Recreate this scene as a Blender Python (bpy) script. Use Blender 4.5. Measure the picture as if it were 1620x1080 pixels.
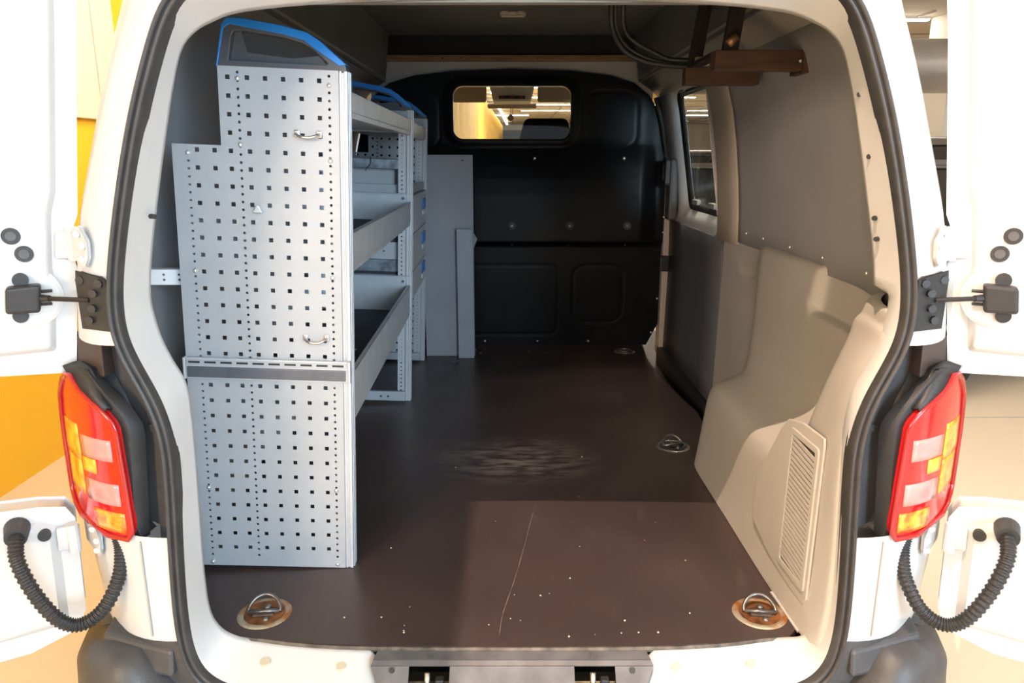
import bpy, math, random
from mathutils import Vector, Quaternion
random.seed(7)
sc = bpy.context.scene
for o in list(bpy.data.objects):
    bpy.data.objects.remove(o)
COL = sc.collection

# ------------------------------------------------------------------ camera
cam = bpy.data.cameras.new('camera')
cam.sensor_width = 36.0
cam.lens = 36.0 * 1170.0 / 1620.0
cam.clip_start = 0.05
cam.clip_end = 300
camo = bpy.data.objects.new('camera', cam)
COL.objects.link(camo)
camo.location = (0, -1.36, 1.0)
camo.rotation_euler = (math.radians(90 - 13.9), 0, 0)
sc.camera = camo

# ------------------------------------------------------------------ world, lights, exposure
w = bpy.data.worlds.new('world')
sc.world = w
w.use_nodes = True
w.node_tree.nodes['Background'].inputs[0].default_value = (0.80, 0.90, 1.0, 1)
w.node_tree.nodes['Background'].inputs[1].default_value = 0.55
vs = sc.view_settings
vs.view_transform = 'Standard'
vs.look = 'None'
vs.gamma = 1
vs.use_curve_mapping = False
vs.exposure = 0.12
STRIP_WATT = 24.0        # emission strength of the showroom ceiling strips


def light(name, kind, loc, target, energy, color, **kw):
    d = bpy.data.lights.new(name, kind)
    d.energy = energy
    d.color = color
    for k, v in kw.items():
        setattr(d, k, v)
    o = bpy.data.objects.new(name, d)
    COL.objects.link(o)
    o.location = loc
    o.rotation_euler = (Vector(target) - Vector(loc)).to_track_quat('-Z', 'Y').to_euler()
    return o


# ceiling spotlight behind the van; an unseen flag plate added below it cuts the beam along the load floor
light('ceiling_spotlight', 'SPOT', (-0.09, -0.95, 2.9), (0.42, -0.30, 0), 430, (1.0, 0.72, 0.55),
      spot_size=math.radians(56), spot_blend=0.6, shadow_soft_size=0.004)
# daylight from the shop front behind the camera to the right
light('shop_front_daylight', 'AREA', (3.0, -5.6, 1.7), (-0.3, 0.5, 0.6), 420, (0.55, 0.78, 1.0),
      shape='RECTANGLE', size=3.0, size_y=2.4)
# warm lamps of the hall behind the camera to the left
light('warm_hall_lamps', 'AREA', (-3.2, -6.0, 2.3), (0.0, 0.3, 0.7), 290, (1.0, 0.77, 0.60),
      shape='RECTANGLE', size=2.0, size_y=1.0)
# unseen fill added to brighten the near yellow wall; washer along the far one
light('wall_fill_near', 'AREA', (-1.15, 2.6, 2.97), (-2.44, 2.6, -0.4), 200, (1.0, 0.9, 0.72), shape='RECTANGLE', size=0.2, size_y=6.0)
light('wall_washer_far', 'AREA', (0.5, 21.0, 2.95), (-0.8, 21.0, 1.6), 800, (1.0, 0.9, 0.72), shape='RECTANGLE', size=0.2, size_y=26.0)

# ------------------------------------------------------------------ materials
MATS = {}


def mat(name, col, rough=0.5, metal=0.0, var=0.06, scale=6.0, bump=0.0, bscale=60.0, coat=0.0, col2=None, lo=0.35, hi=0.65,
        emit=None, estr=0.0, spec=None, stretch=None):
    if name in MATS:
        return MATS[name]
    m = bpy.data.materials.new(name)
    m.use_nodes = True
    nt = m.node_tree
    b = nt.nodes['Principled BSDF']
    tc = nt.nodes.new('ShaderNodeTexCoord')
    src = tc.outputs['Object']
    if stretch:
        mp = nt.nodes.new('ShaderNodeMapping')
        mp.inputs['Scale'].default_value = stretch
        nt.links.new(src, mp.inputs['Vector'])
        src = mp.outputs['Vector']
    n = nt.nodes.new('ShaderNodeTexNoise')
    n.inputs['Scale'].default_value = scale
    n.inputs['Detail'].default_value = 5
    nt.links.new(src, n.inputs['Vector'])
    r = nt.nodes.new('ShaderNodeValToRGB')
    r.color_ramp.elements[0].position = lo
    r.color_ramp.elements[1].position = hi
    c2 = col2 if col2 else tuple(min(1, c * (1 + var)) for c in col)
    c1 = col if col2 else tuple(c * (1 - var) for c in col)
    r.color_ramp.elements[0].color = (*c1, 1)
    r.color_ramp.elements[1].color = (*c2, 1)
    nt.links.new(n.outputs['Fac'], r.inputs['Fac'])
    nt.links.new(r.outputs['Color'], b.inputs['Base Color'])
    b.inputs['Roughness'].default_value = rough
    b.inputs['Metallic'].default_value = metal
    b.inputs['Coat Weight'].default_value = coat
    b.inputs['Coat Roughness'].default_value = 0.08
    if spec is not None:
        b.inputs['Specular IOR Level'].default_value = spec
    if bump:
        n2 = nt.nodes.new('ShaderNodeTexNoise')
        n2.inputs['Scale'].default_value = bscale
        n2.inputs['Detail'].default_value = 4
        nt.links.new(src, n2.inputs['Vector'])
        bp = nt.nodes.new('ShaderNodeBump')
        bp.inputs['Strength'].default_value = bump
        bp.inputs['Distance'].default_value = 0.004
        nt.links.new(n2.outputs['Fac'], bp.inputs['Height'])
        nt.links.new(bp.outputs['Normal'], b.inputs['Normal'])
    if emit:
        b.inputs['Emission Color'].default_value = (*emit, 1)
        b.inputs['Emission Strength'].default_value = estr
    MATS[name] = m
    return m


def glassmat(name, tint, gloss=0.12, rough=0.0):
    m = bpy.data.materials.new(name)
    m.use_nodes = True
    nt = m.node_tree
    nt.nodes.remove(nt.nodes['Principled BSDF'])
    out = nt.nodes['Material Output']
    t = nt.nodes.new('ShaderNodeBsdfTransparent')
    t.inputs[0].default_value = (*tint, 1)
    g = nt.nodes.new('ShaderNodeBsdfGlossy')
    g.inputs['Roughness'].default_value = rough
    lw = nt.nodes.new('ShaderNodeLayerWeight')
    lw.inputs[0].default_value = 0.5
    pw = nt.nodes.new('ShaderNodeMath')
    pw.operation = 'POWER'
    pw.inputs[1].default_value = 5.0
    nt.links.new(lw.outputs['Facing'], pw.inputs[0])
    ma = nt.nodes.new('ShaderNodeMath')
    ma.operation = 'MULTIPLY_ADD'
    ma.inputs[1].default_value = 0.6
    ma.inputs[2].default_value = 0.03
    nt.links.new(pw.outputs[0], ma.inputs[0])
    mx = nt.nodes.new('ShaderNodeMixShader')
    nt.links.new(ma.outputs[0], mx.inputs[0])
    nt.links.new(t.outputs[0], mx.inputs[1])
    nt.links.new(g.outputs[0], mx.inputs[2])
    nt.links.new(mx.outputs[0], out.inputs[0])
    MATS[name] = m
    return m


WHITE = mat('white_paint', (0.57, 0.57, 0.565), 0.30, 0, 0.02, 4, coat=0.3)
RUBBER = mat('seal_rubber', (0.045, 0.043, 0.042), 0.45, 0, 0.15, 30)
BLACKP = mat('black_plastic', (0.022, 0.022, 0.023), 0.5, 0, 0.15, 25, bump=0.15, bscale=300)
GREYP = mat('dark_grey_plastic', (0.075, 0.073, 0.075), 0.5, 0, 0.1, 25, bump=0.12, bscale=300)
BUMP = mat('bumper_plastic', (0.055, 0.055, 0.058), 0.42, 0, 0.12, 18, bump=0.25, bscale=260)
ALU = mat('grey_coated_metal', (0.41, 0.425, 0.44), 0.45, 0.15, 0.03, 9, bump=0.02)
ALUP = mat('post_aluminium', (0.54, 0.555, 0.57), 0.36, 0.25, 0.03, 12)
TRAYM = mat('tray_metal', (0.52, 0.535, 0.55), 0.42, 0.3, 0.06, 14)
GALV = mat('galvanised', (0.30, 0.34, 0.38), 0.35, 0.7, 0.35, 35)
BLUE = mat('blue_plastic', (0.015, 0.21, 0.62), 0.4, 0, 0.05, 10)
CAPG = mat('cap_grey_plastic', (0.075, 0.078, 0.085), 0.45, 0, 0.06, 10)
MATR = mat('black_rubber_mat', (0.03, 0.031, 0.034), 0.7, 0, 0.2, 20, bump=0.3, bscale=200)
RAILG = mat('rail_dark', (0.13, 0.14, 0.16), 0.4, 0.4, 0.1, 20)
CHROME = mat('zinc_steel', (0.62, 0.60, 0.56), 0.25, 0.9, 0.1, 40)
LINING = mat('grey_lining', (0.36, 0.365, 0.375), 0.55, 0, 0.05, 3, bump=0.12, bscale=350)
DARKLIN = mat('dark_lining', (0.16, 0.16, 0.15), 0.65, 0, 0.1, 3, bump=0.1, bscale=300)
VOID = mat('black_void_board', (0.012, 0.012, 0.012), 0.8, 0, 0.2, 8)
BULK = mat("bulkhead_plastic", (0.008, 0.0085, 0.010), 0.30, 0, 0.12, 12, bump=0.1, bscale=400, spec=0.16)
BEIGE = mat('beige_trim', (0.46, 0.44, 0.40), 0.55, 0, 0.05, 3, bump=0.08, bscale=400)
CREAM = mat('cream_paint', (0.52, 0.45, 0.37), 0.4, 0, 0.05, 5)
WOOD = mat('raw_wood', (0.24, 0.135, 0.062), 0.6, 0, 0.3, 6, stretch=(1, 14, 14), bump=0.15, bscale=40)
WOODD = mat('brown_wood', (0.085, 0.042, 0.023), 0.6, 0, 0.3, 6, stretch=(1.5, 12, 12), bump=0.15, bscale=40)
BOARD = mat('grey_board', (0.33, 0.335, 0.365), 0.55, 0, 0.04, 5, bump=0.06, bscale=300)
STEELB = mat('black_steel', (0.022, 0.018, 0.016), 0.5, 0.3, 0.25, 20)
RUST = mat('rusty_zinc', (0.42, 0.37, 0.27), 0.55, 0.4, col2=(0.36, 0.13, 0.03), scale=24, lo=0.46, hi=0.62)
STEEL = mat('ring_steel', (0.19, 0.18, 0.17), 0.35, 0.8, 0.25, 60)
RED = mat('red_lens', (0.62, 0.010, 0.012), 0.12, 0, 0.12, 10, coat=0.6)
ORANGE = mat('amber_reflector', (0.95, 0.22, 0.015), 0.25, 0, col2=(1.0, 0.50, 0.05), scale=35, coat=0.6)
CLEARL = mat('clear_lens', (0.62, 0.27, 0.25), 0.15, 0, 0.12, 25, coat=0.6)
SCREW = mat('screw_steel', (0.75, 0.75, 0.72), 0.25, 0.7, 0.05, 40)
TAPE = mat('white_tape', (0.85, 0.85, 0.84), 0.5)
DUST = mat('pale_crumb', (0.65, 0.58, 0.45), 0.8)
SCRATCH = mat('pale_scratch', (0.16, 0.12, 0.10), 0.5, 0, 0.5, 40)
SEATF = mat('seat_fabric', (0.014, 0.013, 0.012), 0.95, 0, 0.2, 60, spec=0.05)
CABG = mat('cab_headliner', (0.34, 0.28, 0.22), 0.8, 0, 0.05, 5)
CABW = mat('cab_console', (0.50, 0.47, 0.42), 0.5, 0, 0.04, 5)
GLASS = glassmat('window_glass', (0.93, 0.96, 0.95))
CARGL = mat('car_glass', (0.02, 0.022, 0.025), 0.05, 0, 0.1, 3, coat=0.5)
CARBLK = mat('car_paint_black', (0.012, 0.012, 0.014), 0.2, 0.2, 0.1, 3, coat=1.0)
CARNAV = mat('car_paint_navy', (0.025, 0.035, 0.085), 0.2, 0.3, 0.1, 3, coat=1.0)
CARGRY = mat('car_paint_grey', (0.10, 0.105, 0.11), 0.2, 0.4, 0.1, 3, coat=1.0)
CARRED = mat('car_paint_wine', (0.12, 0.02, 0.025), 0.2, 0.3, 0.1, 3, coat=1.0)
TYRE = mat('tyre', (0.02, 0.02, 0.02), 0.8)
RIM = mat('alloy_rim', (0.6, 0.6, 0.6), 0.25, 0.8, 0.05)
SHOWF = mat('showroom_floor', (0.80, 0.66, 0.50), 0.32, 0, 0.03, 0.7)
SHOWC = mat('showroom_ceiling', (0.82, 0.78, 0.70), 0.8, 0, 0.04, 2)
YELLOW = mat('yellow_wall', (0.95, 0.55, 0.025), 0.55, 0, 0.02, 1)
PEACH = mat('peach_panel', (0.86, 0.68, 0.52), 0.6, 0, 0.02, 2)
SHOWW = mat('showroom_white_wall', (0.80, 0.77, 0.72), 0.7, 0, 0.03, 1)
LAMPM = mat('strip_lamp', (1, 1, 1), 0.5, 0, 0.0, 1, emit=(1.0, 0.90, 0.78), estr=STRIP_WATT)
LAMPW = mat('wall_washer_lamp', (1, 1, 1), 0.5, 0, 0.0, 1, emit=(1.0, 0.85, 0.6), estr=60)
DUCTM = mat('duct_metal', (0.55, 0.53, 0.50), 0.4, 0.6, 0.06, 3)
GREYWALL = mat('grey_gate', (0.22, 0.25, 0.27), 0.6)
BOXW = mat('white_card', (0.85, 0.85, 0.83), 0.6)
BOXY = mat('ochre_card', (0.75, 0.45, 0.10), 0.6)


def plywood():
    m = bpy.data.materials.new('dark_film_plywood')
    m.use_nodes = True
    nt = m.node_tree
    b = nt.nodes['Principled BSDF']
    tc = nt.nodes.new('ShaderNodeTexCoord')

    def noise(scale, detail=5, vec=None, st=None):
        mp = nt.nodes.new('ShaderNodeMapping')
        if st:
            mp.inputs['Scale'].default_value = st
        nt.links.new(tc.outputs['Object'], mp.inputs['Vector'])
        n = nt.nodes.new('ShaderNodeTexNoise')
        n.inputs['Scale'].default_value = scale
        n.inputs['Detail'].default_value = detail
        nt.links.new(mp.outputs[0], n.inputs['Vector'])
        return n.outputs['Fac']

    def ramp(fac, p0, p1, c0, c1):
        r = nt.nodes.new('ShaderNodeValToRGB')
        r.color_ramp.elements[0].position = p0
        r.color_ramp.elements[1].position = p1
        r.color_ramp.elements[0].color = (*c0, 1)
        r.color_ramp.elements[1].color = (*c1, 1)
        nt.links.new(fac, r.inputs['Fac'])
        return r.outputs['Color']

    def mix(fac, a, c):
        x = nt.nodes.new('ShaderNodeMix')
        x.data_type = 'RGBA'
        nt.links.new(fac, x.inputs['Factor'])
        nt.links.new(a, x.inputs[6])
        x.inputs[7].default_value = (*c, 1)
        return x.outputs[2]
    base = ramp(noise(2.5), 0.3, 0.7, (0.046, 0.032, 0.030), (0.070, 0.046, 0.042))
    scuff = ramp(noise(9, 8, st=(2.5, 0.6, 1)), 0.60, 0.80, (0, 0, 0), (0.30, 0.30, 0.30))
    c = mix(scuff, base, (0.13, 0.10, 0.085))
    # chalky worn patch in the middle of the floor
    g = nt.nodes.new('ShaderNodeTexGradient')
    g.gradient_type = 'SPHERICAL'
    mp = nt.nodes.new('ShaderNodeMapping')
    mp.inputs['Location'].default_value = (-0.02 * 3.2, -1.0 * 4.5, 0)
    mp.inputs['Scale'].default_value = (3.2, 4.5, 1)
    nt.links.new(tc.outputs['Object'], mp.inputs['Vector'])
    nt.links.new(mp.outputs[0], g.inputs[0])
    ml = nt.nodes.new('ShaderNodeMath')
    ml.operation = 'MULTIPLY'
    nt.links.new(g.outputs['Fac'], ml.inputs[0])
    nt.links.new(ramp(noise(16, 8, st=(0.7, 2.2, 1)), 0.40, 0.62, (0, 0, 0), (1, 1, 1)), ml.inputs[1])
    c = mix(ml.outputs[0], c, (0.26, 0.22, 0.19))
    nt.links.new(c, b.inputs['Base Color'])
    rr = nt.nodes.new('ShaderNodeMapRange')
    rr.inputs['To Min'].default_value = 0.24
    rr.inputs['To Max'].default_value = 0.48
    nt.links.new(noise(5), rr.inputs['Value'])
    nt.links.new(rr.outputs[0], b.inputs['Roughness'])
    bp = nt.nodes.new('ShaderNodeBump')
    bp.inputs['Strength'].default_value = 0.08
    bp.inputs['Distance'].default_value = 0.003
    nt.links.new(noise(220), bp.inputs['Height'])
    nt.links.new(bp.outputs[0], b.inputs['Normal'])
    return m


PLY = plywood()

# ------------------------------------------------------------------ helpers


class B:
    def __init__(s):
        s.v = []
        s.f = []

    def add(s, vs_, fs):
        k = len(s.v)
        s.v += [tuple(p) for p in vs_]
        s.f += [tuple(i + k for i in f) for f in fs]
        return s

    def box(s, x0, x1, y0, y1, z0, z1):
        x0, x1 = min(x0, x1), max(x0, x1)
        y0, y1 = min(y0, y1), max(y0, y1)
        z0, z1 = min(z0, z1), max(z0, z1)
        return s.add([(x0, y0, z0), (x1, y0, z0), (x1, y1, z0), (x0, y1, z0), (x0, y0, z1), (x1, y0, z1), (x1, y1, z1), (x0, y1, z1)],
                     [(0, 3, 2, 1), (4, 5, 6, 7), (0, 1, 5, 4), (1, 2, 6, 5), (2, 3, 7, 6), (3, 0, 4, 7)])

    def hexa(s, p):   # 8 corners, same order as box
        return s.add(p, [(0, 3, 2, 1), (4, 5, 6, 7), (0, 1, 5, 4), (1, 2, 6, 5), (2, 3, 7, 6), (3, 0, 4, 7)])

    def prism(s, poly, fn, a, b):   # poly of 2D points, fn(p, t) -> 3D point
        n = len(poly)
        k = [fn(p, a) for p in poly] + [fn(p, b) for p in poly]
        return s.add(k, [tuple(range(n))[::-1], tuple(range(n, 2 * n))] + [(i, (i + 1) % n, n + (i + 1) % n, n + i) for i in range(n)])

    def cyl(s, p0, p1, r0, r1=None, n=16, caps=True):
        r1 = r0 if r1 is None else r1
        p0, p1 = Vector(p0), Vector(p1)
        d = (p1 - p0).normalized()
        a = d.orthogonal().normalized()
        c = d.cross(a)
        q = []
        for p, r in ((p0, r0), (p1, r1)):
            for i in range(n):
                t = 2 * math.pi * i / n
                q.append(p + a * (r * math.cos(t)) + c * (r * math.sin(t)))
        f = [(i, (i + 1) % n, n + (i + 1) % n, n + i) for i in range(n)]
        if caps:
            f += [tuple(range(n))[::-1], tuple(range(n, 2 * n))]
        return s.add(q, f)

    def tube(s, pts, r, n=10, closed=False, radii=None):
        pts = [Vector(p) for p in pts]
        m = len(pts)
        prev = None
        q = []
        for i, p in enumerate(pts):
            if closed:
                d = pts[(i + 1) % m] - pts[i - 1]
            else:
                d = pts[min(i + 1, m - 1)] - pts[max(i - 1, 0)]
            d.normalize()
            a = d.orthogonal() if prev is None else prev - d * prev.dot(d)
            a.normalize()
            prev = a
            c = d.cross(a)
            rr = radii[i] if radii else r
            for j in range(n):
                t = 2 * math.pi * j / n
                q.append(p + a * (rr * math.cos(t)) + c * (rr * math.sin(t)))
        f = []
        for i in range(m if closed else m - 1):
            for j in range(n):
                k = (i + 1) % m
                f.append((i * n + j, i * n + (j + 1) % n, k * n + (j + 1) % n, k * n + j))
        if not closed:
            f += [tuple(range(n))[::-1], tuple(range((m - 1) * n, m * n))]
        return s.add(q, f)

    def grid(s, rows, closed_u=False, flip=False):   # rows: list of equally long lists of points
        m, n = len(rows), len(rows[0])
        f = []
        for i in range(m - 1):
            for j in range(n if closed_u else n - 1):
                k = (j + 1) % n
                q = (i * n + j, i * n + k, (i + 1) * n + k, (i + 1) * n + j)
                f.append(q[::-1] if flip else q)
        return s.add([p for r in rows for p in r], f)

    def sphere(s, c, r, nu=12, nv=8, sz=1.0):
        rows = []
        for i in range(nv + 1):
            t = math.pi * i / nv
            rows.append([(c[0] + r * math.sin(t) * math.cos(2 * math.pi * j / nu), c[1] + r * math.sin(t) * math.sin(2 * math.pi * j / nu),
                          c[2] + r * sz * math.cos(t)) for j in range(nu)])
        return s.grid(rows, True)

    def build(s, name, m, parent=None, smooth=False, bevel=0.0, solid=0.0, offset=-1.0, subsurf=0, seg=2, auto=None):
        me = bpy.data.meshes.new(name)
        me.from_pydata(s.v, [], s.f)
        me.validate()
        me.update()
        me.materials.append(m)
        if smooth:
            for p in me.polygons:
                p.use_smooth = True
        o = bpy.data.objects.new(name, me)
        COL.objects.link(o)
        if parent:
            o.parent = parent
        if solid:
            k = o.modifiers.new('solid', 'SOLIDIFY')
            k.thickness = solid
            k.offset = offset
        if subsurf:
            k = o.modifiers.new('sub', 'SUBSURF')
            k.levels = subsurf
            k.render_levels = subsurf
        if bevel:
            k = o.modifiers.new('bevel', 'BEVEL')
            k.width = bevel
            k.segments = seg
            k.limit_method = 'ANGLE'
            k.angle_limit = math.radians(40)
        return o


def thing(name, label, cat, loc=(0, 0, 0), rot=(0, 0, 0), group=None):
    o = bpy.data.objects.new(name, None)
    COL.objects.link(o)
    o.empty_display_size = 0.05
    o.location = loc
    o.rotation_euler = rot
    o['label'] = label
    o['category'] = cat
    if group:
        o['group'] = group
    return o


def tag(o, label, cat, group=None):
    o['label'] = label
    o['category'] = cat
    if group:
        o['group'] = group
    return o


def struct(o, label=None, cat=None):
    o['kind'] = 'structure'
    if label:
        o['label'] = label
        o['category'] = cat
    return o


def share(o, name, parent, loc):
    c = o.copy()
    c.name = name
    COL.objects.link(c)
    c.parent = parent
    c.location = loc
    return c


def lerp(a, b, t):
    return a + (b - a) * t


def interp(tab, x):
    if x <= tab[0][0]:
        return tab[0][1]
    for (a, p), (b, q) in zip(tab, tab[1:]):
        if x <= b:
            return lerp(p, q, (x - a) / (b - a))
    return tab[-1][1]


def sstep(a, b, x):
    t = max(0.0, min(1.0, (x - a) / (b - a)))
    return t * t * (3 - 2 * t)


def spline(pts, n):
    """Catmull-Rom through 3D points, n points per span"""
    P = [Vector(p) for p in pts]
    out = []
    for i in range(len(P) - 1):
        p0 = P[i - 1] if i else P[0] * 2 - P[1]
        p1, p2 = P[i], P[i + 1]
        p3 = P[i + 2] if i + 2 < len(P) else P[-1] * 2 - P[-2]
        for k in range(n):
            t = k / n
            out.append(0.5 * ((2 * p1) + (p2 - p0) * t + (2 * p0 - 5 * p1 + 4 * p2 - p3) * t * t + (3 * p1 - p0 - 3 * p2 + p3) * t ** 3))
    out.append(P[-1])
    return out


def rrect(x0, x1, z0, z1, r, n=5):
    out = []
    for cx, cz, a0 in ((x1 - r, z1 - r, 0), (x0 + r, z1 - r, 90), (x0 + r, z0 + r, 180), (x1 - r, z0 + r, 270)):
        for i in range(n + 1):
            a = math.radians(a0 + 90 * i / n)
            out.append((cx + r * math.cos(a), cz + r * math.sin(a)))
    return out


def ring(bm, outer, inner, fn, a, b):
    """flat ring between two equally long outlines, extruded from a to b"""
    n = len(outer)
    q = [fn(p, a) for p in outer] + [fn(p, a) for p in inner] + [fn(p, b) for p in outer] + [fn(p, b) for p in inner]
    f = []
    for i in range(n):
        j = (i + 1) % n
        f += [(i, j, n + j, n + i), (2 * n + i, 3 * n + i, 3 * n + j, 2 * n + j), (i, 2 * n + i, 2 * n + j, j), (n + i, n + j, 3 * n + j, 3 * n + i)]
    return bm.add(q, f)


XZ = lambda p, t: (p[0], t, p[1])       # extrude along y
YZ = lambda p, t: (t, p[0], p[1])       # extrude along x
XY = lambda p, t: (p[0], p[1], t)       # extrude along z

# ------------------------------------------------------------------ showroom
GZ = -0.57
CZ = 3.05
struct(B().box(-9, 26, -14, 52, GZ - 0.1, GZ).build('floor_showroom', SHOWF), 'pale peach polished showroom floor around the van', 'floor')
jf = B()
for k in range(9):
    jf.box(2 + 2.4 * k, 2.012 + 2.4 * k, -10, 40, GZ, GZ + 0.0015)
for k in range(12):
    jf.box(1.2, 26, -9 + 3.0 * k, -8.985 + 3.0 * k, GZ, GZ + 0.0015)
jo = jf.build('floor_joint', mat('floor_joint_grey', (0.45, 0.40, 0.33), 0.6))
jo['kind'] = 'structure'
ceil = struct(B().box(-9, 26, -9, 52, CZ, CZ + 0.1).build('ceiling_showroom', SHOWC), 'pale tiled ceiling of the showroom hall', 'ceiling')
# ceiling grid bars
g = B()
for k in range(14):
    g.box(-4, 14, 12 + 3 * k, 12.06 + 3 * k, CZ - 0.02, CZ)
for k in range(10):
    g.box(-4 + 2 * k, -3.95 + 2 * k, 10, 50, CZ - 0.02, CZ)
o = g.build('grid_bar', mat('ceiling_bar', (0.40, 0.36, 0.30), 0.7), ceil)
o['kind'] = 'stuff'
# unseen fixture added under the ceiling; its flag plates shape the floor light
t = thing('added_flag_spotlight', 'black ceiling spotlight with added flag plates shaping the light above the van rear', 'spotlight', (-0.09, -0.95, 2.9))
B().cyl((0, 0, 0.02), (0, 0, 0.12), 0.075, n=20).build('housing', STEELB, t)
B().cyl((0, 0, 0.10), (0, 0, 0.15), 0.012, n=8).build('stem', STEELB, t)
B().box(-.0065, -.0035, -.35, .45, -.40, .02).build('light_flag', STEELB, t)  # added plate that gives the lit floor patch its straight left edge
B().box(-.0065, .40, -.353, -.35, -.25, .02).build('light_flag', STEELB, t)
# left wall beside the van
wl = struct(B().box(-2.60, -2.44, -3.0, 7.5, GZ, CZ).build('wall_showroom_side', YELLOW), 'plain yellow partition wall beside the open rear door', 'wall')
o = B().box(-2.44, -2.40, 0.2, 3.17, 1.22, CZ - 0.02).build('wall_panel', PEACH, wl, bevel=0.004)
o = B().box(-2.44, -2.40, 3.185, 3.42, 1.22, CZ - 0.02).build('wall_panel', PEACH, wl, bevel=0.004)
# yellow wall far ahead, ribs shaped in to imitate lamp light scallops (seen through the bulkhead window)
A0, A1 = Vector((-1.20, 6.0, 0)), Vector((-0.62, 44.0, 0))
dirw = (A1 - A0).normalized()
nrm = Vector((dirw.y, -dirw.x, 0))
rows = [[], []]
N = 24
for i in range(N * 12 + 1):
    u = i / (N * 12)
    p = A0.lerp(A1, u) + nrm * (0.09 * abs(math.sin(math.pi * i / 12)))
    rows[0].append((p.x, p.y, GZ))
    rows[1].append((p.x, p.y, 2.86))
struct(B().grid(rows).build('wall_showroom_yellow', mat('yellow_sheet', (0.95, 0.62, 0.10), 0.5), solid=0.02),
       'yellow wall with ribs imitating lamp light stripes, seen through the bulkhead window', 'wall')
for i in range(14):
    p = A0.lerp(A1, 0.42 + 0.55 * i / 13) + nrm * 0.35
    t = thing('wall_lamp', 'small glowing lamp in the row above the far yellow wall', 'lamp', (p.x, p.y, 2.92), group='lamps above the yellow wall')
    B().cyl((0, 0, 0.04), (0, 0, 0.13), 0.012, n=8).build('stem', STEELB, t)
    B().sphere((0, 0, 0), 0.05, 10, 6).build('bulb', LAMPW, t, smooth=True)
struct(B().box(-9, 26, 46, 46.2, GZ, CZ).build('wall_showroom_end', SHOWW), 'pale end wall of the showroom', 'wall')
t = thing('roller_gate', 'grey roller gate on the far end wall seen beside the headrest', 'gate', (0.0, 45.95, GZ))
for k in range(9):
    B().box(-0.7, 3.6, -0.03, 0.03, 0.02 + 0.36 * k, 0.37 + 0.36 * k).build('slat', GREYWALL, t, bevel=0.01)
struct(B().box(18.0, 18.2, -9, 46, GZ, CZ).build('wall_showroom_right', SHOWW), 'pale wall on the far side of the parked cars', 'wall')
t = thing('pendant_speaker', 'round dark speaker hanging from the showroom ceiling', 'speaker', (-0.05, 27.0, 2.45))
B().sphere((0, 0, 0), 0.115, 16, 10).build('body', STEELB, t, smooth=True)
B().cyl((0, 0, 0.1), (0, 0, CZ - 2.45), 0.008, n=8).build('cable', STEELB, t)
# ceiling strip lamps
n_ = 0
rowdesc = []
for ix, (x, wd) in enumerate(((-0.4, 2.4), (4.6, 3.2), (9.2, 3.2))):
    for k in range(13):
        y = -7.5 + 3.6 * k
        if abs(y + 1.5) < 2.4 and ix == 0:
            continue
        if ix == 0 and 5 < y < 34:
            xx = 1.6
        else:
            xx = x
        if y > 36:
            continue
        t = thing('strip_lamp', ('long white strip lamp over the aisle ahead of the cab', 'long white strip lamp above the parked cars', 'long white strip lamp near the far side wall')[ix] if y > 0 else 'long white strip lamp under the ceiling behind the van', 'lamp', (xx, y, CZ - 0.06), group='showroom ceiling strip lamps')
        B().box(-wd / 2 - 0.02, wd / 2 + 0.02, -0.06, 0.06, 0.02, 0.06).build('housing', SHOWW, t)
        B().box(-wd / 2, wd / 2, -0.045, 0.045, 0.0, 0.02).build('diffuser', LAMPM, t)
# white pillar and air duct to the right
t = B().box(6.3, 7.2, 9.9, 10.6, GZ, CZ).build('pillar_showroom', SHOWW, bevel=0.02)
struct(t, 'white square pillar behind the parked cars', 'pillar')
t = thing('air_duct', 'thick silver air duct running under the showroom ceiling', 'duct', (3.0, 9.6, 2.25))
rows = []
for i in range(61):
    x = -0.5 + 13 * i / 60
    r = 0.36 if i % 10 else 0.375
    rows.append([(x, r * math.cos(a * math.pi / 12), r * math.sin(a * math.pi / 12)) for a in range(24)])
B().grid(rows, True).build('tube', DUCTM, t, smooth=True)
for x in (1.0, 4.0, 7.0, 10.0):
    B().cyl((x, 0, 0.3), (x, 0, CZ - 2.25), 0.012, n=8).build('hanger', STEELB, t)
    B().tube([(x, 0.375 * math.cos(a * math.pi / 12), 0.375 * math.sin(a * math.pi / 12)) for a in range(24)], 0.012, 6, True).build('strap', STEELB, t)


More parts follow.
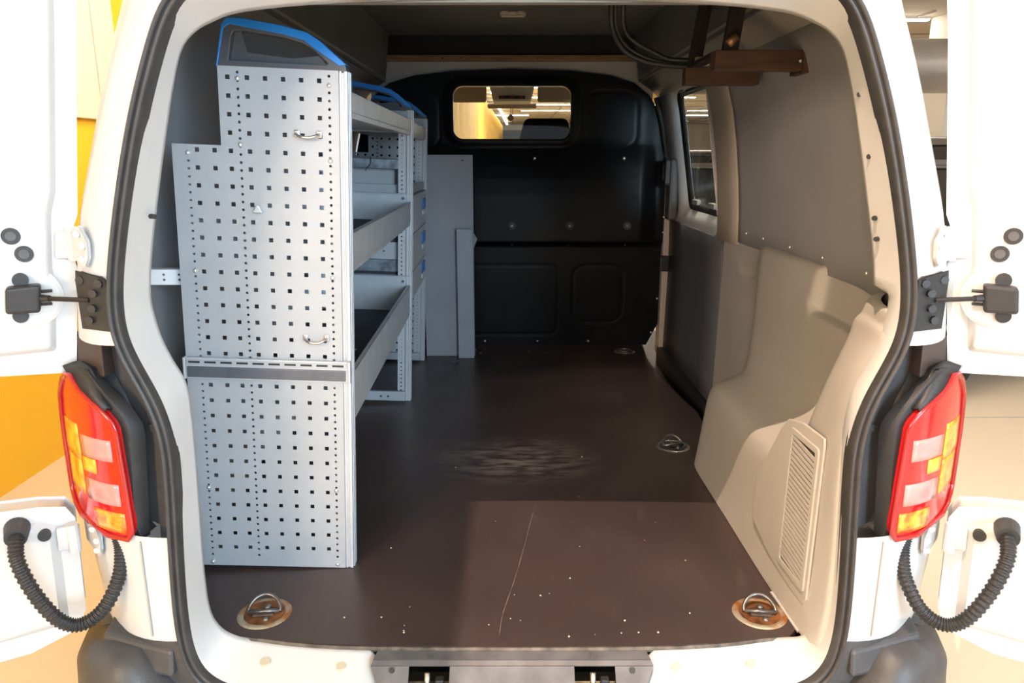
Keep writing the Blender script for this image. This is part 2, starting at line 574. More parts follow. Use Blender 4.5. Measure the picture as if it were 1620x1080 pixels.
def make_car(label, paint, loc, rotz, L=4.5, W=1.82, H=1.5, suv=False, group=None):
    """nose points to local +x, base on z = 0"""
    t = thing('parked_car', label, 'car', (loc[0], loc[1], GZ), (0, 0, rotz), group)
    hw = W / 2
    gl = 0.30 if suv else 0.20
    belt = H * 0.60
    # lower body: stations along x with half width, low z, top z
    st = [(-L / 2, hw * 0.80, 0.45, belt * 0.80), (-L / 2 + 0.10, hw * 0.92, 0.30, belt * 0.97), (-L / 2 + 0.6, hw, gl, belt), (-0.4, hw, gl, belt * 0.985),
          (L * 0.20, hw, gl, belt * 0.96), (L * 0.32, hw * 0.98, gl, belt * 0.93), (L / 2 - 0.25, hw * 0.93, 0.27, belt * 0.80), (L / 2 - 0.05, hw * 0.82, 0.32, belt * 0.68), (L / 2, hw * 0.72, 0.4, belt * 0.58)]
    rows = []
    for x, h, z0, z1 in st:
        m_ = lerp(z0, z1, 0.62)
        rows.append([(x, -h * 0.86, z0), (x, -h * 0.985, lerp(z0, z1, 0.15)), (x, -h, m_), (x, -h * 0.95, z1 - 0.03), (x, -h * 0.88, z1),
                     (x, h * 0.88, z1), (x, h * 0.95, z1 - 0.03), (x, h, m_), (x, h * 0.985, lerp(z0, z1, 0.15)), (x, h * 0.86, z0)])
    b = B().grid(rows, True)
    b.f += [tuple(range(10)), tuple(range(80, 90))[::-1]]
    b.build('body', paint, t, smooth=True)
    # greenhouse: pillars + roof in paint, glass panes inset
    xr0, xr1 = (-L / 2 + 0.16, -L / 2 + 0.40) if suv else (-L / 2 + 0.35, -L / 2 + 1.0)
    xf0, xf1 = L * 0.22, L * 0.05
    zb, zt = belt - 0.02, H
    bw, tw = hw * 0.88, hw * 0.70
    P = [(xr0, -bw, zb), (xf0, -bw, zb), (xf0, bw, zb), (xr0, bw, zb), (xr1, -tw, zt - 0.04), (xf1, -tw, zt - 0.04), (xf1, tw, zt - 0.04), (xr1, tw, zt - 0.04)]
    B().hexa(P).build('cabin_glass', CARGL, t, bevel=0.05, seg=3)
    rf = B().hexa([(xr1 - 0.06, -tw - 0.02, zt - 0.07), (xf1 + 0.06, -tw - 0.02, zt - 0.07), (xf1 + 0.06, tw + 0.02, zt - 0.07), (xr1 - 0.06, tw + 0.02, zt - 0.07),
                   (xr1 + 0.1, -tw * 0.85, zt), (xf1 - 0.1, -tw * 0.85, zt), (xf1 - 0.1, tw * 0.85, zt), (xr1 + 0.1, tw * 0.85, zt)])
    rf.build('roof', paint, t, bevel=0.02)
    for s in (-1, 1):
        for u0 in (0.0, 0.36, 0.68, 1.0):
            xb, xt = lerp(xr0, xf0, u0), lerp(xr1, xf1, u0)
            B().tube([(xb, s * bw * 1.004, zb), (xt, s * tw * 1.01, zt - 0.05)], 0.038, 8).build('pillar_bar', paint, t)
        # side panel seam line, mirror, roof rail, handles, wheels
        mr = B().sphere((xf0 - 0.15, s * (bw + 0.14), belt + 0.08), 0.11, 10, 8, 0.7).build('mirror', paint, t, smooth=True)
        if suv:
            B().tube([(xr1 + 0.1, s * tw * 0.9, zt + 0.03), (xf1 - 0.1, s * tw * 0.9, zt + 0.03)], 0.018, 8).build('roof_rail', RIM, t)
        for xx in (-0.55, 0.45):
            B().box(xx, xx + 0.2, s * hw * 0.985, s * (hw + 0.02), belt * 0.84, belt * 0.84 + 0.03).build('handle', paint, t, bevel=0.008)
        for xx in (-L * 0.30, L * 0.31):
            r = 0.36 if suv else 0.33
            wv = B()
            rows = []
            for rr, yy in ((r * 0.62, 0.0), (r * 0.95, 0.0), (r, 0.03), (r, 0.19), (r * 0.95, 0.22), (r * 0.62, 0.22)):
                rows.append([(xx + rr * math.cos(a * math.pi / 14), s * (hw + 0.012 - yy), r + rr * math.sin(a * math.pi / 14)) for a in range(28)])
            wh = wv.grid(rows, True).build('wheel', TYRE, t, smooth=True)
            rb = B()
            rb.cyl((xx, s * (hw - 0.02), r), (xx, s * (hw - 0.10), r), r * 0.63, n=24)
            for q in range(5):
                a = q * 2 * math.pi / 5
                c_, s_ = math.cos(a), math.sin(a)
                rb.tube([(xx, s * (hw + 0.0), r), (xx + r * 0.6 * c_, s * (hw - 0.005), r + r * 0.6 * s_)], 0.03, 6)
            rb.build('rim', RIM, wh)
        B().sphere((L / 2 - 0.16, s * hw * 0.72, belt * 0.66), 0.13, 10, 8, 0.6).build('headlight', RIM, t, smooth=True)
        B().box(-L / 2 - 0.005, -L / 2 + 0.12, s * hw * 0.55, s * hw * 0.86, belt * 0.66, belt * 0.80).build('rear_light', RED, t, bevel=0.015)
    return t


make_car('tall black off-road car with silver roof rails behind the white pillar gap', CARBLK, (4.95, 7.3), math.radians(200), 4.7, 1.9, 1.78, True, 'parked cars in the showroom')
make_car('navy blue low car parked closest to the open rear door', CARNAV, (3.75, 4.7), math.radians(203), 4.4, 1.8, 1.56, False, 'parked cars in the showroom')
make_car('dark grey car seen through the side window nearest the van', CARGRY, (3.4, 10.6), math.radians(75), 4.4, 1.8, 1.5, False, 'parked cars in the showroom')
make_car('wine red car standing between the grey and black cars', CARRED, (6.9, 14.0), math.radians(190), 4.4, 1.8, 1.5, False, 'parked cars in the showroom')
make_car('black car in the farthest row of the showroom', CARBLK, (4.2, 16.5), math.radians(170), 4.6, 1.9, 1.7, True, 'parked cars in the showroom')
for i, (x, y, z, c, lab) in enumerate(((3.5, 17.5, 2.0, BOXW, 'white notice board hanging above the far cars, left of two'),
                                       (4.3, 17.5, 2.0, BOXY, 'ochre and white notice board hanging above the far cars'))):
    t = thing('notice_board', lab, 'board', (x, y + 2.2, 0.9))
    B().box(-0.3, 0.3, -0.02, 0.02, 0, 0.75).build('panel', c, t, bevel=0.01)
    B().box(-0.2, 0.2, -0.028, -0.02, 0.12, 0.5).build('sheet', BOXW if c is BOXY else BOXY, t)
    for s in (-0.25, 0.25):
        B().cyl((s, 0, 0.75), (s, 0, CZ - 0.9), 0.008, n=6).build('wire', STEELB, t)

# ------------------------------------------------------------------ van shell: rear frame ring
# stations from the middle of the sill up to the middle of the roof, right half: (x, z)
SC = [(0, -.004), (.3, -.004), (.45, -.003), (.557, -.002), (.60, .01), (.627, .034), (.642, .08), (.644, .18), (.64, .30), (.636, .42), (.635, .51), (.639, .573), (.659, .618),
      (.676, .662), (.685, .706), (.688, .75), (.676, .83), (.652, .935), (.625, 1.045), (.605, 1.12), (.585, 1.18), (.562, 1.21), (.53, 1.232), (.47, 1.252), (.3, 1.268), (0, 1.276)]
SB = [(0, -.06), (.3, -.058), (.5, -.053), (.602, -.041), (.64, -.012), (.655, .03), (.66, .10), (.66, .20), (.655, .31), (.649, .42), (.648, .48), (.654, .54), (.668, .577),
      (.693, .626), (.711, .68), (.71, .74), (.695, .82), (.673, .92), (.645, 1.02), (.62, 1.10), (.593, 1.17), (.57, 1.225), (.535, 1.258), (.47, 1.283), (.3, 1.303), (0, 1.312)]
SA = [(0, -.085), (.3, -.083), (.5, -.083), (.60, -.077), (.648, -.045), (.671, .01), (.677, .09), (.673, .20), (.667, .31), (.66, .42), (.659, .48), (.670, .545), (.692, .595),
      (.714, .645), (.727, .692), (.726, .75), (.717, .81), (.695, .905), (.66, 1.035), (.632, 1.114), (.602, 1.19), (.577, 1.245), (.542, 1.283), (.472, 1.312), (.3, 1.332), (0, 1.342)]
SO = [(0, -.14), (.3, -.14), (.55, -.14), (.72, -.12), (.80, -.08), (.86, .0), (.89, .09), (.90, .20), (.90, .31), (.90, .42), (.895, .48), (.888, .55), (.88, .60),
      (.868, .645), (.86, .69), (.852, .75), (.843, .81), (.825, .90), (.787, 1.02), (.758, 1.11), (.73, 1.19), (.70, 1.27), (.66, 1.40), (.58, 1.53), (.32, 1.60), (0, 1.62)]
NS = len(SC)
YC = [0.0, 0.0, .012] + [.03] * 19 + [.04, .05, .06, .06]
YB = [-.085, -.085, -.07] + [-.04] * 23
YA = [-.095, -.095, -.08] + [-.05] * 23
YO = [-.06, -.06, -.05, -.02, .02, .05] + [.08] * 20


def dense(S, Y, n=4):
    return spline([(x, y, z) for (x, z), y in zip(S, Y)], n)


DC, DA, DO = dense(SC, YC), dense(SA, YA), dense(SO, YO)
for _ in range(14):
    DA = [DA[0]] + [DA[i_ - 1] * .25 + DA[i_] * .5 + DA[i_ + 1] * .25 for i_ in range(1, len(DA) - 1)] + [DA[-1]]
DB = []
for i_, p_ in enumerate(DA):
    d_ = DA[min(i_ + 1, len(DA) - 1)] - DA[max(i_ - 1, 0)]
    d_ = Vector((d_.x, 0, d_.z)).normalized()
    DB.append(p_ + Vector((-d_.z, 0, d_.x)) * 0.020 + Vector((0, 0.008, 0)))
ND = len(DC)


def ringrows(lines, i0, i1, side):
    return [[(side * L[i].x, L[i].y, L[i].z) for L in lines] for i in range(i0, i1)]


wr = bpy.data.objects.new('wall_rear', None)
COL.objects.link(wr)
struct(wr, 'white painted steel frame around the rear door opening', 'door frame')
# jambs (opening rebate); the right jamb behind the trim cover is set back
for side in (-1, 1):
    rows = []
    for i in range(ND):
        c, b = DC[i], DB[i]
        k = 0.03 if (side > 0 and 14 <= i <= 60) else 0.0
        inner = Vector((c.x + 0.10, c.y + 0.03, c.z)) if 16 <= i <= 80 else Vector((c.x, c.y + 0.03, c.z + (0.12 if i > 80 else -0.06)))
        mid = b.lerp(c, 0.5) + Vector((0.0, 0, 0))
        dz = -.09 if (c.x < .272 and i < 30) else 0.0
        rows.append([(side * (q.x + k * kk), q.y, q.z + dz) for q, kk in ((inner, 1), (c, 1), (b.lerp(c, 0.88), .8), (mid, .15), (b.lerp(c, 0.1), 0), (b, 0))])
    B().grid(rows, flip=(side < 0)).build('jamb', WHITE, wr, smooth=True)
for x, z in ((-.656, .897), (.613, 1.109), (.642, 1.003), (.664, .894), (.672, .856)):
    B().cyl((x - math.copysign(.004, x), .004, z), (x + math.copysign(.012, x), .016, z), .0045, n=10).build('jamb_hole', BLACKP, wr)
# outer corner panels
I_LOW, I_TOP = 31, 54         # light cluster zone (index in dense list)


skin = [(.93, -.30), (.945, .10), (.94, .55), (.925, .80), (.885, 1.05), (.80, 1.29), (.74, 1.45), (.64, 1.60), (.3, 1.66), (0, 1.68)]


def corner_rows(i0, i1, side, push=0.0):
    rows = []
    for i in range(i0, i1):
        a, o_ = DA[i], DO[i]
        r = []
        for k in range(9):
            t = k / 8
            p = a.lerp(o_, t)
            y = lerp(a.y, o_.y, t ** 2.2) - 0.004 + push * min(1, t * 6)
            r.append((side * p.x, y, p.z))
        zk = o_.z + (0.06 if o_.z > 1.28 else 0)
        xk_ = interp([(z_, x_) for x_, z_ in skin], zk) if o_.z < 1.5 else o_.x
        r.append((side * lerp(o_.x, xk_, .55), o_.y + 0.10, lerp(o_.z, zk, .5)))
        r.append((side * xk_, .302, zk))
        rows.append(r)
    return rows


def panel_y(x, z):
    """y of the painted rear corner panel at |x|, z"""
    best = min(range(I_TOP - 6, ND), key=lambda i: abs(DA[i].z + (DO[i].z - DA[i].z) * .4 - z)) if z > .5 else min(range(8, I_LOW + 6), key=lambda i: abs(DA[i].z + (DO[i].z - DA[i].z) * .4 - z))
    a_, o_ = DA[best], DO[best]
    t_ = max(0, min(1, (x - a_.x) / (o_.x - a_.x)))
    return lerp(a_.y, o_.y, t_ ** 2.2) - 0.004


for side in (-1, 1):
    B().grid(corner_rows(I_TOP, ND, side), flip=(side > 0)).build('corner_panel', WHITE, wr, smooth=True)
    B().grid(corner_rows(22, I_LOW + 1, side), flip=(side > 0)).build('lower_panel', WHITE, wr, smooth=True)
    B().grid(corner_rows(0, 23, side), flip=(side > 0)).build('under_panel', BUMP, wr, smooth=True)
    cv = B().grid(corner_rows(I_LOW, I_TOP + 1, side, 0.06), flip=(side > 0)).build('light_recess', GREYP, wr, smooth=True)
    for (x, z) in ((.703, .49), (.695, .365)):
        B().cyl((side * x, -0.0035, z), (side * x, 0.02, z), 0.0085, n=14).build('plug', BLACKP, cv)
    # dark brown block above the lamp
    B().hexa([(side * .775, -0.012, .595), (side * .868, .045, .60), (side * .868, .09, .60), (side * .775, .09, .595),
              (side * .772, -0.012, .665), (side * .862, .045, .668), (side * .862, .09, .668), (side * .772, .09, .665)]).build('lamp_top_block', mat('brown_plastic', (0.055, 0.036, 0.030), 0.5), cv, bevel=0.003)
    # body seam below the lamp
    B().box(side * .726, side * .729, -0.052, -0.03, 0.062, .272).build('seam', mat('seam_grey', (0.35, 0.34, 0.33), 0.6), wr)
# outer skin of the van (roof and sides)
for side in (-1, 1):
    hi = [p for p in skin if p[1] >= 1.29]
    B().grid([[(side * x, y, z) for x, z in hi] for y in (.30, 1.2, 2.2, 3.5)], flip=(side > 0)).build('roof_skin', WHITE, wr, smooth=True)
    lo = [p for p in skin if p[1] <= 1.29]
    if side < 0:
        B().grid([[(side * x, y, z) for x, z in lo] for y in (.30, 1.2, 2.75)], flip=(side > 0)).build('side_skin', WHITE, wr, smooth=True)
    else:
        B().grid([[(side * x, y, z) for x, z in lo] for y in (.30, 0.9, 1.55)], flip=True).build('side_skin', WHITE, wr, smooth=True)
        lo2 = [p for p in skin if p[1] <= .80]
        B().grid([[(side * x, y, z - (0.06 if z == .80 else 0)) for x, z in lo2] for y in (1.55, 2.75)], flip=True).build('side_skin', WHITE, wr, smooth=True)
B().box(-.94, .94, 0.05, 4.2, -0.34, -0.10).build('chassis', BLACKP, wr)

# rubber seal
t = bpy.data.objects.new('trim_1', None)
COL.objects.link(t)
struct(t, 'dark rubber seal running around the rear opening', 'seal')
rows = []
for i in range(ND):
    a, b = DA[i], DB[i]
    n = (a - b)
    prof = [(-.05, .012), (0.0, -.004), (.12, -.014), (.30, -.018), (.45, -.010), (.52, -.006), (.60, -.012), (.78, -.020), (.95, -.014), (1.08, 0.0), (1.15, .03)]
    rows.append([b + n * u + Vector((0, dy, 0)) for u, dy in prof])
full = [[(-p.x, p.y, p.z) for p in r] for r in rows[::-1]] + [[tuple(p) for p in r] for r in rows[1:]]
B().grid(full).build('seal_lip', RUBBER, t, smooth=True)

# ------------------------------------------------------------------ floor
poly = []
for x, y in ((0, .001), (.3, .004), (.45, .015), (.54, .031), (.60, .038), (.66, .055), (.70, .10)):
    poly.append((x, y))
right = poly[:5] + [(.63, .07), (.63, .5), (.64, .98), (.735, 1.12), (.752, 1.50), (.735, 1.62), (.70, 2.0), (.695, 2.3), (.715, 2.54), (.72, 2.62)]
left = [(-x, y) for x, y in poly[::-1]] 
fp = [(-.84, 2.62), (-.84, .16)] + left + right[1:]
floor = struct(B().prism(fp, XY, -0.016, 0.0).build('floor', PLY), 'dark brown film-faced plywood load floor with scratches', 'floor')
sp = spline([(-.028, .035, .0005), (-.02, .12, .0005), (.005, .25, .0005), (.03, .40, .0005), (.052, .55, .0005), (.07, .66, .0005)], 6)
b = B()
b.grid([[(p.x - .0009, p.y, .0006), (p.x + .0009, p.y, .0006)] for p in sp])
b.build('scratch', SCRATCH, floor)
# worn plywood edge lip
ed = left[2:] + right[1:5]
B().tube([(x, y - .002, -.006) for x, y in spline([(x, y, 0) for x, y in ed], 3) and [(p.x, p.y) for p in spline([(x, y, 0) for x, y in ed], 3)]], 0.006, 6).build('edge_band', mat('worn_edge', (0.10, 0.085, 0.07), 0.6, 0, 0.6, 30), floor)
# crumbs on the floor
b = B()
for i in range(46):
    x = random.uniform(-.38, .58)
    y = random.choice((random.uniform(.03, .2), random.uniform(.2, 1.2), random.uniform(2.2, 2.55)))
    r = random.uniform(.0012, .003)
    b.sphere((x, y, r * .6), r, 5, 4, .6)
o = b.build('crumbs', DUST)
o['kind'] = 'stuff'
o['label'] = 'tiny pale crumbs scattered on the dark load floor'
o['category'] = 'crumbs'
# step well at the side door
struct(B().box(.70, .86, 1.5, 2.62, -.30, -.28).build('floor_step', BLACKP), 'black step well beside the sliding side door', 'step')
struct(B().box(.66, .69, 1.55, 2.62, -.30, -.017).build('wall_step', BLACKP), 'black riser of the side step well', 'step')

# sill with dimples
for x, y in ((-.517, .004), (-.355, -.01), (.34, -.01), (.50, 0.0)):
    B().cyl((x, y - .018, -.030), (x, y - .020, -.0225), .010, n=18).build('sill_dimple', mat('sill_rust', (0.62, 0.55, 0.40), 0.5), wr, smooth=False)

# ------------------------------------------------------------------ scuff plate on the sill
t = thing('scuff_plate', 'dark grey plastic sill scuff plate with two lock openings', 'scuff plate', (0, 0, 0))


def scuff(x, s):
    """s runs from the floor edge (0) back (1) and down"""
    pts = [(0.0, (-.003, -.010)), (.25, (-.030, -.012)), (.45, (-.045, -.020)), (.85, (-.075, -.052)), (1.0, (-.098, -.085)), (1.3, (-.10, -.16))]
    y = interp([(a, p[0]) for a, p in pts], s)
    z = interp([(a, p[1]) for a, p in pts], s)
    return (x, y, z)


xs = [-.292, -.27, -.212, -.128, -.1, 0, .1, .128, .212, .27, .292]
ss = [0, .25, .32, .38, .78, .84, 1.0, 1.3]
b = B()
for i in range(len(xs) - 1):
    for j in range(len(ss) - 1):
        if ss[j] == .38 and (xs[i] in (-.212, .128)):
            continue

        def q(x, s):
            if abs(x) > .28:
                x = math.copysign(interp([(0, .282), (.42, .292), (.82, .27), (1.3, .268)], s), x)
            return scuff(x, s)
        b.add([q(xs[i], ss[j]), q(xs[i], ss[j + 1]), q(xs[i + 1], ss[j + 1]), q(xs[i + 1], ss[j])], [(0, 1, 2, 3)])
b.build('cover', mat('scuff_grey', (0.115, 0.113, 0.118), 0.5, 0, 0.25, 14, bump=0.12, bscale=300), t, solid=0.004, offset=1.0)
for sx in (-.17, .17):
    lk = B()
    lk.box(sx - .045, sx + .045, -.085, -.030, -.064, -.060)
    lk.build('lock_pocket', mat('pocket_metal', (0.30, 0.27, 0.17), 0.5, 0.3, 0.6, 40), t)
    B().cyl((sx - .004, -.060, -.062), (sx - .004, -.050, -.024), .0060, n=12).build('striker', CHROME, t, smooth=True)
    B().box(sx + .012, sx + .030, -.058, -.040, -.060, -.038).build('lock_block', BLACKP, t, bevel=0.003)
for x, s in ((-.247, .5), (.247, .5), (-.17, .18), (.17, .18)):
    p = scuff(x, s)
    B().cyl((p[0], p[1] + .001, p[2] + .0035), (p[0], p[1] - .002, p[2] + .0065), .006, n=12).build('screw', BLACKP, t)

# ------------------------------------------------------------------ interior walls
def tuck(y):
    return .06 * (1 - sstep(.05, .45, y))


wleft = B().grid([[(-x + tuck(y), y, z) for x, z in ((.86, -.01), (.865, .35), (.855, .70), (.84, .90), (.81, 1.06), (.775, 1.20), (.74, 1.31), (.655, 1.38))] for y in (.08, .15, .25, .35, .45, 1.2, 1.9, 2.62)])
struct(wleft.build('wall_left', LINING, smooth=True), 'grey smooth lining panel behind the shelving', 'wall')
# right: upper lining panel, C pillar, cant rail
wri = bpy.data.objects.new('wall_right', None)
COL.objects.link(wri)
struct(wri, 'grey upper lining panel above the beige wheel arch trim', 'wall')
prof = [(.84, .70), (.836, .80), (.826, .92), (.808, 1.06), (.788, 1.17), (.765, 1.25), (.735, 1.325)]
b = B().grid([[(x - tuck(y), y, z) for x, z in prof] for y in [.075 + 1.32 * k / 22 for k in range(23)]], flip=True)
b.build('lining_panel', LINING, wri, smooth=True, solid=0.006, offset=-1)
for k, y in enumerate((.34, .62, .86, 1.1, 1.28)):
    B().sphere((.833 - tuck(y), y, .742), .006, 10, 6).build('screw', SCREW, wri, smooth=True)
# C pillar
prof2 = [(.842, .69), (.838, .80), (.828, .92), (.810, 1.06), (.790, 1.17), (.767, 1.25), (.735, 1.33)]
rows = []
for k, (x, z) in enumerate(prof2):
    rows.append([(x + .004, 1.372, z), (x - .012, 1.39, z), (x - .016, 1.45, z), (x - .016, 1.60 + .03 * (1.33 - z), z), (x - .006, 1.66, z), (x + .03, 1.72 + .02 * z, z), (x + .06, 1.74, z)])
B().grid(rows).build('pillar_cover', CREAM, wri, smooth=True, solid=0.004)
# cant rail above side window and panel
for side in (-1, 1):
    rows = []
    for y in (.07, .6, 1.3, 2.0, 2.62):
        rows.append([(side * x, y, z) for x, z in ((.752, 1.305), (.735, 1.322), (.705, 1.345), (.665, 1.372), (.645, 1.39), (.65, 1.42))])
    B().grid(rows, flip=(side > 0)).build('roof_rail_cover', mat('rail_beige', (0.36, 0.34, 0.29), 0.5, 0, 0.08, 4), wri if side > 0 else wr, smooth=True, solid=0.004)
# beige pillar strip next to bulkhead
B().box(.80, .86, 2.56, 2.66, -.05, 1.3).build('front_pillar', CREAM, wri, bevel=0.006)
# ceiling
ce = bpy.data.objects.new('ceiling', None)
COL.objects.link(ce)
struct(ce, 'dark grey roof lining inside the van', 'ceiling')
B().box(-.625, .625, .07, 2.64, 1.60, 1.606).build('roof_board', DARKLIN, ce)
for side in (-1, 1):
    B().hexa([(side * .645, .10, 1.375), (side * .652, .10, 1.375), (side * .652, 2.62, 1.375), (side * .645, 2.62, 1.375),
              (side * .617, .10, 1.60), (side * .625, .10, 1.60), (side * .625, 2.62, 1.60), (side * .617, 2.62, 1.60)]).build('side_board', DARKLIN, ce)
B().box(-.64, .64, 2.606, 2.62, 1.495, 1.60).build('end_board', VOID, ce)
B().box(-.66, .66, 2.62, 3.5, 1.56, 1.566).build('cab_roof', CABG, ce)
B().box(-.65, .65, .065, .09, 1.27, 1.606).build('header_board', DARKLIN, ce)
# body strip and wooden batten over the bulkhead
for x0_, x1_, z0_ in ((-.42, .42, 1.385), (-.72, -.42, 1.22), (.42, .72, 1.22)):
    B().box(x0_, x1_, 2.615, 2.64, z0_, 1.475).build('body_strip', mat('body_strip_grey', (0.42, 0.41, 0.39), 0.5), wr)
t = thing('wooden_batten', 'raw wooden batten across the top of the bulkhead', 'batten', (0, 2.60, 1.474))
B().box(-.638, .638, -.012, .014, 0, .030).build('strip', WOOD, t, bevel=0.002)
for x in (-.35, -.28, -.255, .13):
    B().cyl((x, -.0155, .015), (x, -.012, .015), .004, n=10).build('screw', SCREW if x == -.28 else BLACKP, t)
# dome lamp
t = thing('dome_lamp', 'small cream interior lamp under the van roof', 'lamp', (.004, 2.0, 1.60))
B().prism([(-.055, .018), (.055, .018), (.055, -.006), (.045, -.018), (.022, -.018), (.012, -.010), (-.012, -.010), (-.022, -.018), (-.045, -.018), (-.055, -.006)], lambda p, a: (p[0], p[1] * 1.4, a), -.014, 0).build('cover', mat('lamp_cream', (0.55, 0.48, 0.36), 0.4), t, bevel=0.004)
B().box(-.05, .05, -.002, .024, -.019, -.0145).build('lens', mat('lamp_lens', (0.62, 0.58, 0.48), 0.3), t, bevel=0.002)

# ------------------------------------------------------------------ bulkhead
def sd_rr(x, z, x0, x1, z0, z1, r):
    cx, cz = (x0 + x1) / 2, (z0 + z1) / 2
    qx, qz = abs(x - cx) - (x1 - x0) / 2 + r, abs(z - cz) - (z1 - z0) / 2 + r
    return math.hypot(max(qx, 0), max(qz, 0)) + min(max(qx, qz), 0) - r


def topz(x):
    a = abs(x)
    return interp([(0, 1.437), (.3, 1.428), (.5, 1.405), (.62, 1.37), (.70, 1.31), (.76, 1.22), (.80, 1.05), (.84, .8)], a)


GRO = [(.37, .64, 1.05, 1.33, .07), (-.64, -.37, 1.05, 1.33, .07), (-.62, .25, .06, .44, .05), (.33, .60, .13, .44, .07)]


def bulk_y(x, z):
    y = 2.608
    side = 1 - sstep(.66, .76, abs(x))
    bul = sstep(.545, .575, z) * interp([(.0, 1), (.70, 1.0), (.82, .95), (.90, .86), (.96, .73), (1.0, .60), (1.04, .42), (1.07, .30), (1.10, .26), (1.5, .24)], z) * (0.35 + .65 * side)
    y -= .085 * bul
    y -= .02 * sstep(1.0, 1.1, z) * 0
    for g_ in GRO:
        d = abs(sd_rr(x, z, *g_))
        if d < .009:
            y += .0022 * (1 - (d / .009) ** 2)
    d = sd_rr(x, z, -.30, .30, 1.097, 1.355, .05)
    if d < .05:
        y -= .018 * (1 - sstep(.012, .05, d))
    return y


NX, NZ = 200, 170
wf = bpy.data.objects.new('wall_front', None)
COL.objects.link(wf)
struct(wf, 'black moulded plastic bulkhead with a window to the cab', 'bulkhead')
V, Fc = [], []
for j in range(NZ + 1):
    for i in range(NX + 1):
        x = -.84 + 1.68 * i / NX
        z = topz(x) * j / NZ
        if z < .18 and x > .74:
            x = .74 + (x - .74) * z / .18 * .9
        V.append((x, bulk_y(x, z), z))
for j in range(NZ):
    for i in range(NX):
        ids = (j * (NX + 1) + i, j * (NX + 1) + i + 1, (j + 1) * (NX + 1) + i + 1, (j + 1) * (NX + 1) + i)
        cx = sum(V[k][0] for k in ids) / 4
        cz = sum(V[k][2] for k in ids) / 4
        if sd_rr(cx, cz, -.30, .30, 1.097, 1.355, .05) < 0.004:
            continue
        Fc.append(ids)
b = B()
b.v, b.f = V, Fc
b.build('panel', BULK, wf, smooth=True)
b = B()
ring(b, rrect(-.325, .325, 1.072, 1.38, .07, 8), rrect(-.30, .30, 1.097, 1.355, .05, 8), XZ, 2.575, 2.64)
b.build('window_frame', BULK, wf, bevel=0.006)
w1 = B().prism(rrect(-.305, .305, 1.09, 1.36, .05, 6), XZ, 2.612, 2.616).build('window_pane', GLASS, wf)
yb = lambda x, z: bulk_y(x, z)


def bscrew(x, z, r, m, parent=wf, nm='screw'):
    y = yb(x, z)
    o = B().sphere((0, 0, 0), r, 10, 6).build(nm, m, parent, smooth=True)
    o.location = (x, y - r * .2, z)
    return o


for x in (.115, .575):
    bscrew(x, 1.0, .010, SCREW)
for x in (0, .30, .60):
    y = yb(x, .66)
    wsh = B().cyl((x, y - .004, .66), (x, y + .01, .66), .021, .026, n=20).build('washer', BLACKP, wf)
    B().cyl((x, y - .010, .66), (x, y, .66), .008, n=6).build('bolt', STEEL, wsh)
    bscrew(x, .555, .006, STEEL)
for x in (-.15, .14, .42):
    bscrew(x, .022, .008, SCREW)
for x, z in ((.765, 1.20), (.79, 1.02), (.80, .70), (.80, .62), (.80, .46), (.79, .26), (.765, .07)):
    bscrew(x, z, .007, SCREW)

# ------------------------------------------------------------------ cab beyond the bulkhead
def headrest(t, w0, w1, z0, z1):
    """padded headrest on two posts, a part of the seat t"""
    rows = []
    for k in range(9):
        u = k / 8
        hw = lerp(w0, w1, u) * (1 if u < .9 else .93) / 2
        z = z0 + (z1 - z0) * u
        d = .055 * (1 - .5 * abs(u - .5))
        rows.append([(hw * math.copysign(abs(math.cos(a)) ** .5, math.cos(a)), d * math.copysign(abs(math.sin(a)) ** .6, math.sin(a)) + .05, z) for a in [2 * math.pi * i / 28 for i in range(28)]])
    b = B().grid(rows, True)
    b.f += [tuple(range(8 * 28, 9 * 28))]
    hr = b.build('headrest', SEATF, t, smooth=True, bevel=0.012)
    for s in (-.05, .05):
        B().cyl((s, .05, z0 - .14), (s, .05, z0 + .02), .007, n=10).build('post', CHROME, hr)


for x, w_, lab in ((.19, .46, 'black cab seat whose headrest fills the lower right of the bulkhead window'),
                   (-.47, .46, 'black cab seat whose headrest just shows at the window left edge')):
    t = thing('cab_seat', lab, 'seat', (x, 2.9, .2))  # cab seat with backrest, cushion and headrest
    B().box(-w_ / 2, w_ / 2, 0, .12, .2, .70).build('backrest', SEATF, t, bevel=0.04, seg=3)
    B().box(-w_ / 2, w_ / 2, .05, .5, .06, .2).build('cushion', SEATF, t, bevel=0.04, seg=3)
    headrest(t, .34, .24, .82, 1.015)
t = thing('cab_console', 'pale overhead console in the cab with a dark vent slot', 'console', (0, 3.45, 1.335))
B().hexa([(-.115, -.12, .0), (.115, -.12, .0), (.115, .15, .0), (-.115, .15, .0), (-.155, -.16, .16), (.155, -.16, .16), (.155, .2, .16), (-.155, .2, .16)]).build('shell', CABW, t, bevel=0.012, seg=3)
B().box(-.08, .08, -.142, -.125, .012, .030).build('vent', BLACKP, t, bevel=0.003)
B().box(-.10, .10, -.158, -.130, .085, .15).build('display', mat('grey_screen', (0.06, 0.065, 0.07), 0.4), t)
for k in range(3):
    B().box(-.07 + .055 * k, -.04 + .055 * k, -.146, -.140, .016, .026).build('button', mat('dim_red', (0.25, 0.04, 0.03), 0.5), t)
for s in (-1, 1):
    t = thing('sun_visor', 'beige sun visor on the ' + ('driver side of the cab, left of the console' if s < 0 else 'passenger side of the cab, right of the console'), 'visor', (s * .42, 3.5, 1.385))
    B().box(-.26, .26, -.02, .02, -.045, .10).build('flap', CABG, t, bevel=0.015, seg=3)
    B().cyl((s * -.25, 0, .09), (s * .25, 0, .09), .007, n=8).build('rod', CABW, t)
t = B().box(-.16, .16, 3.66, 3.70, 1.315, 1.345).build('rear_mirror', CABG, bevel=0.01)
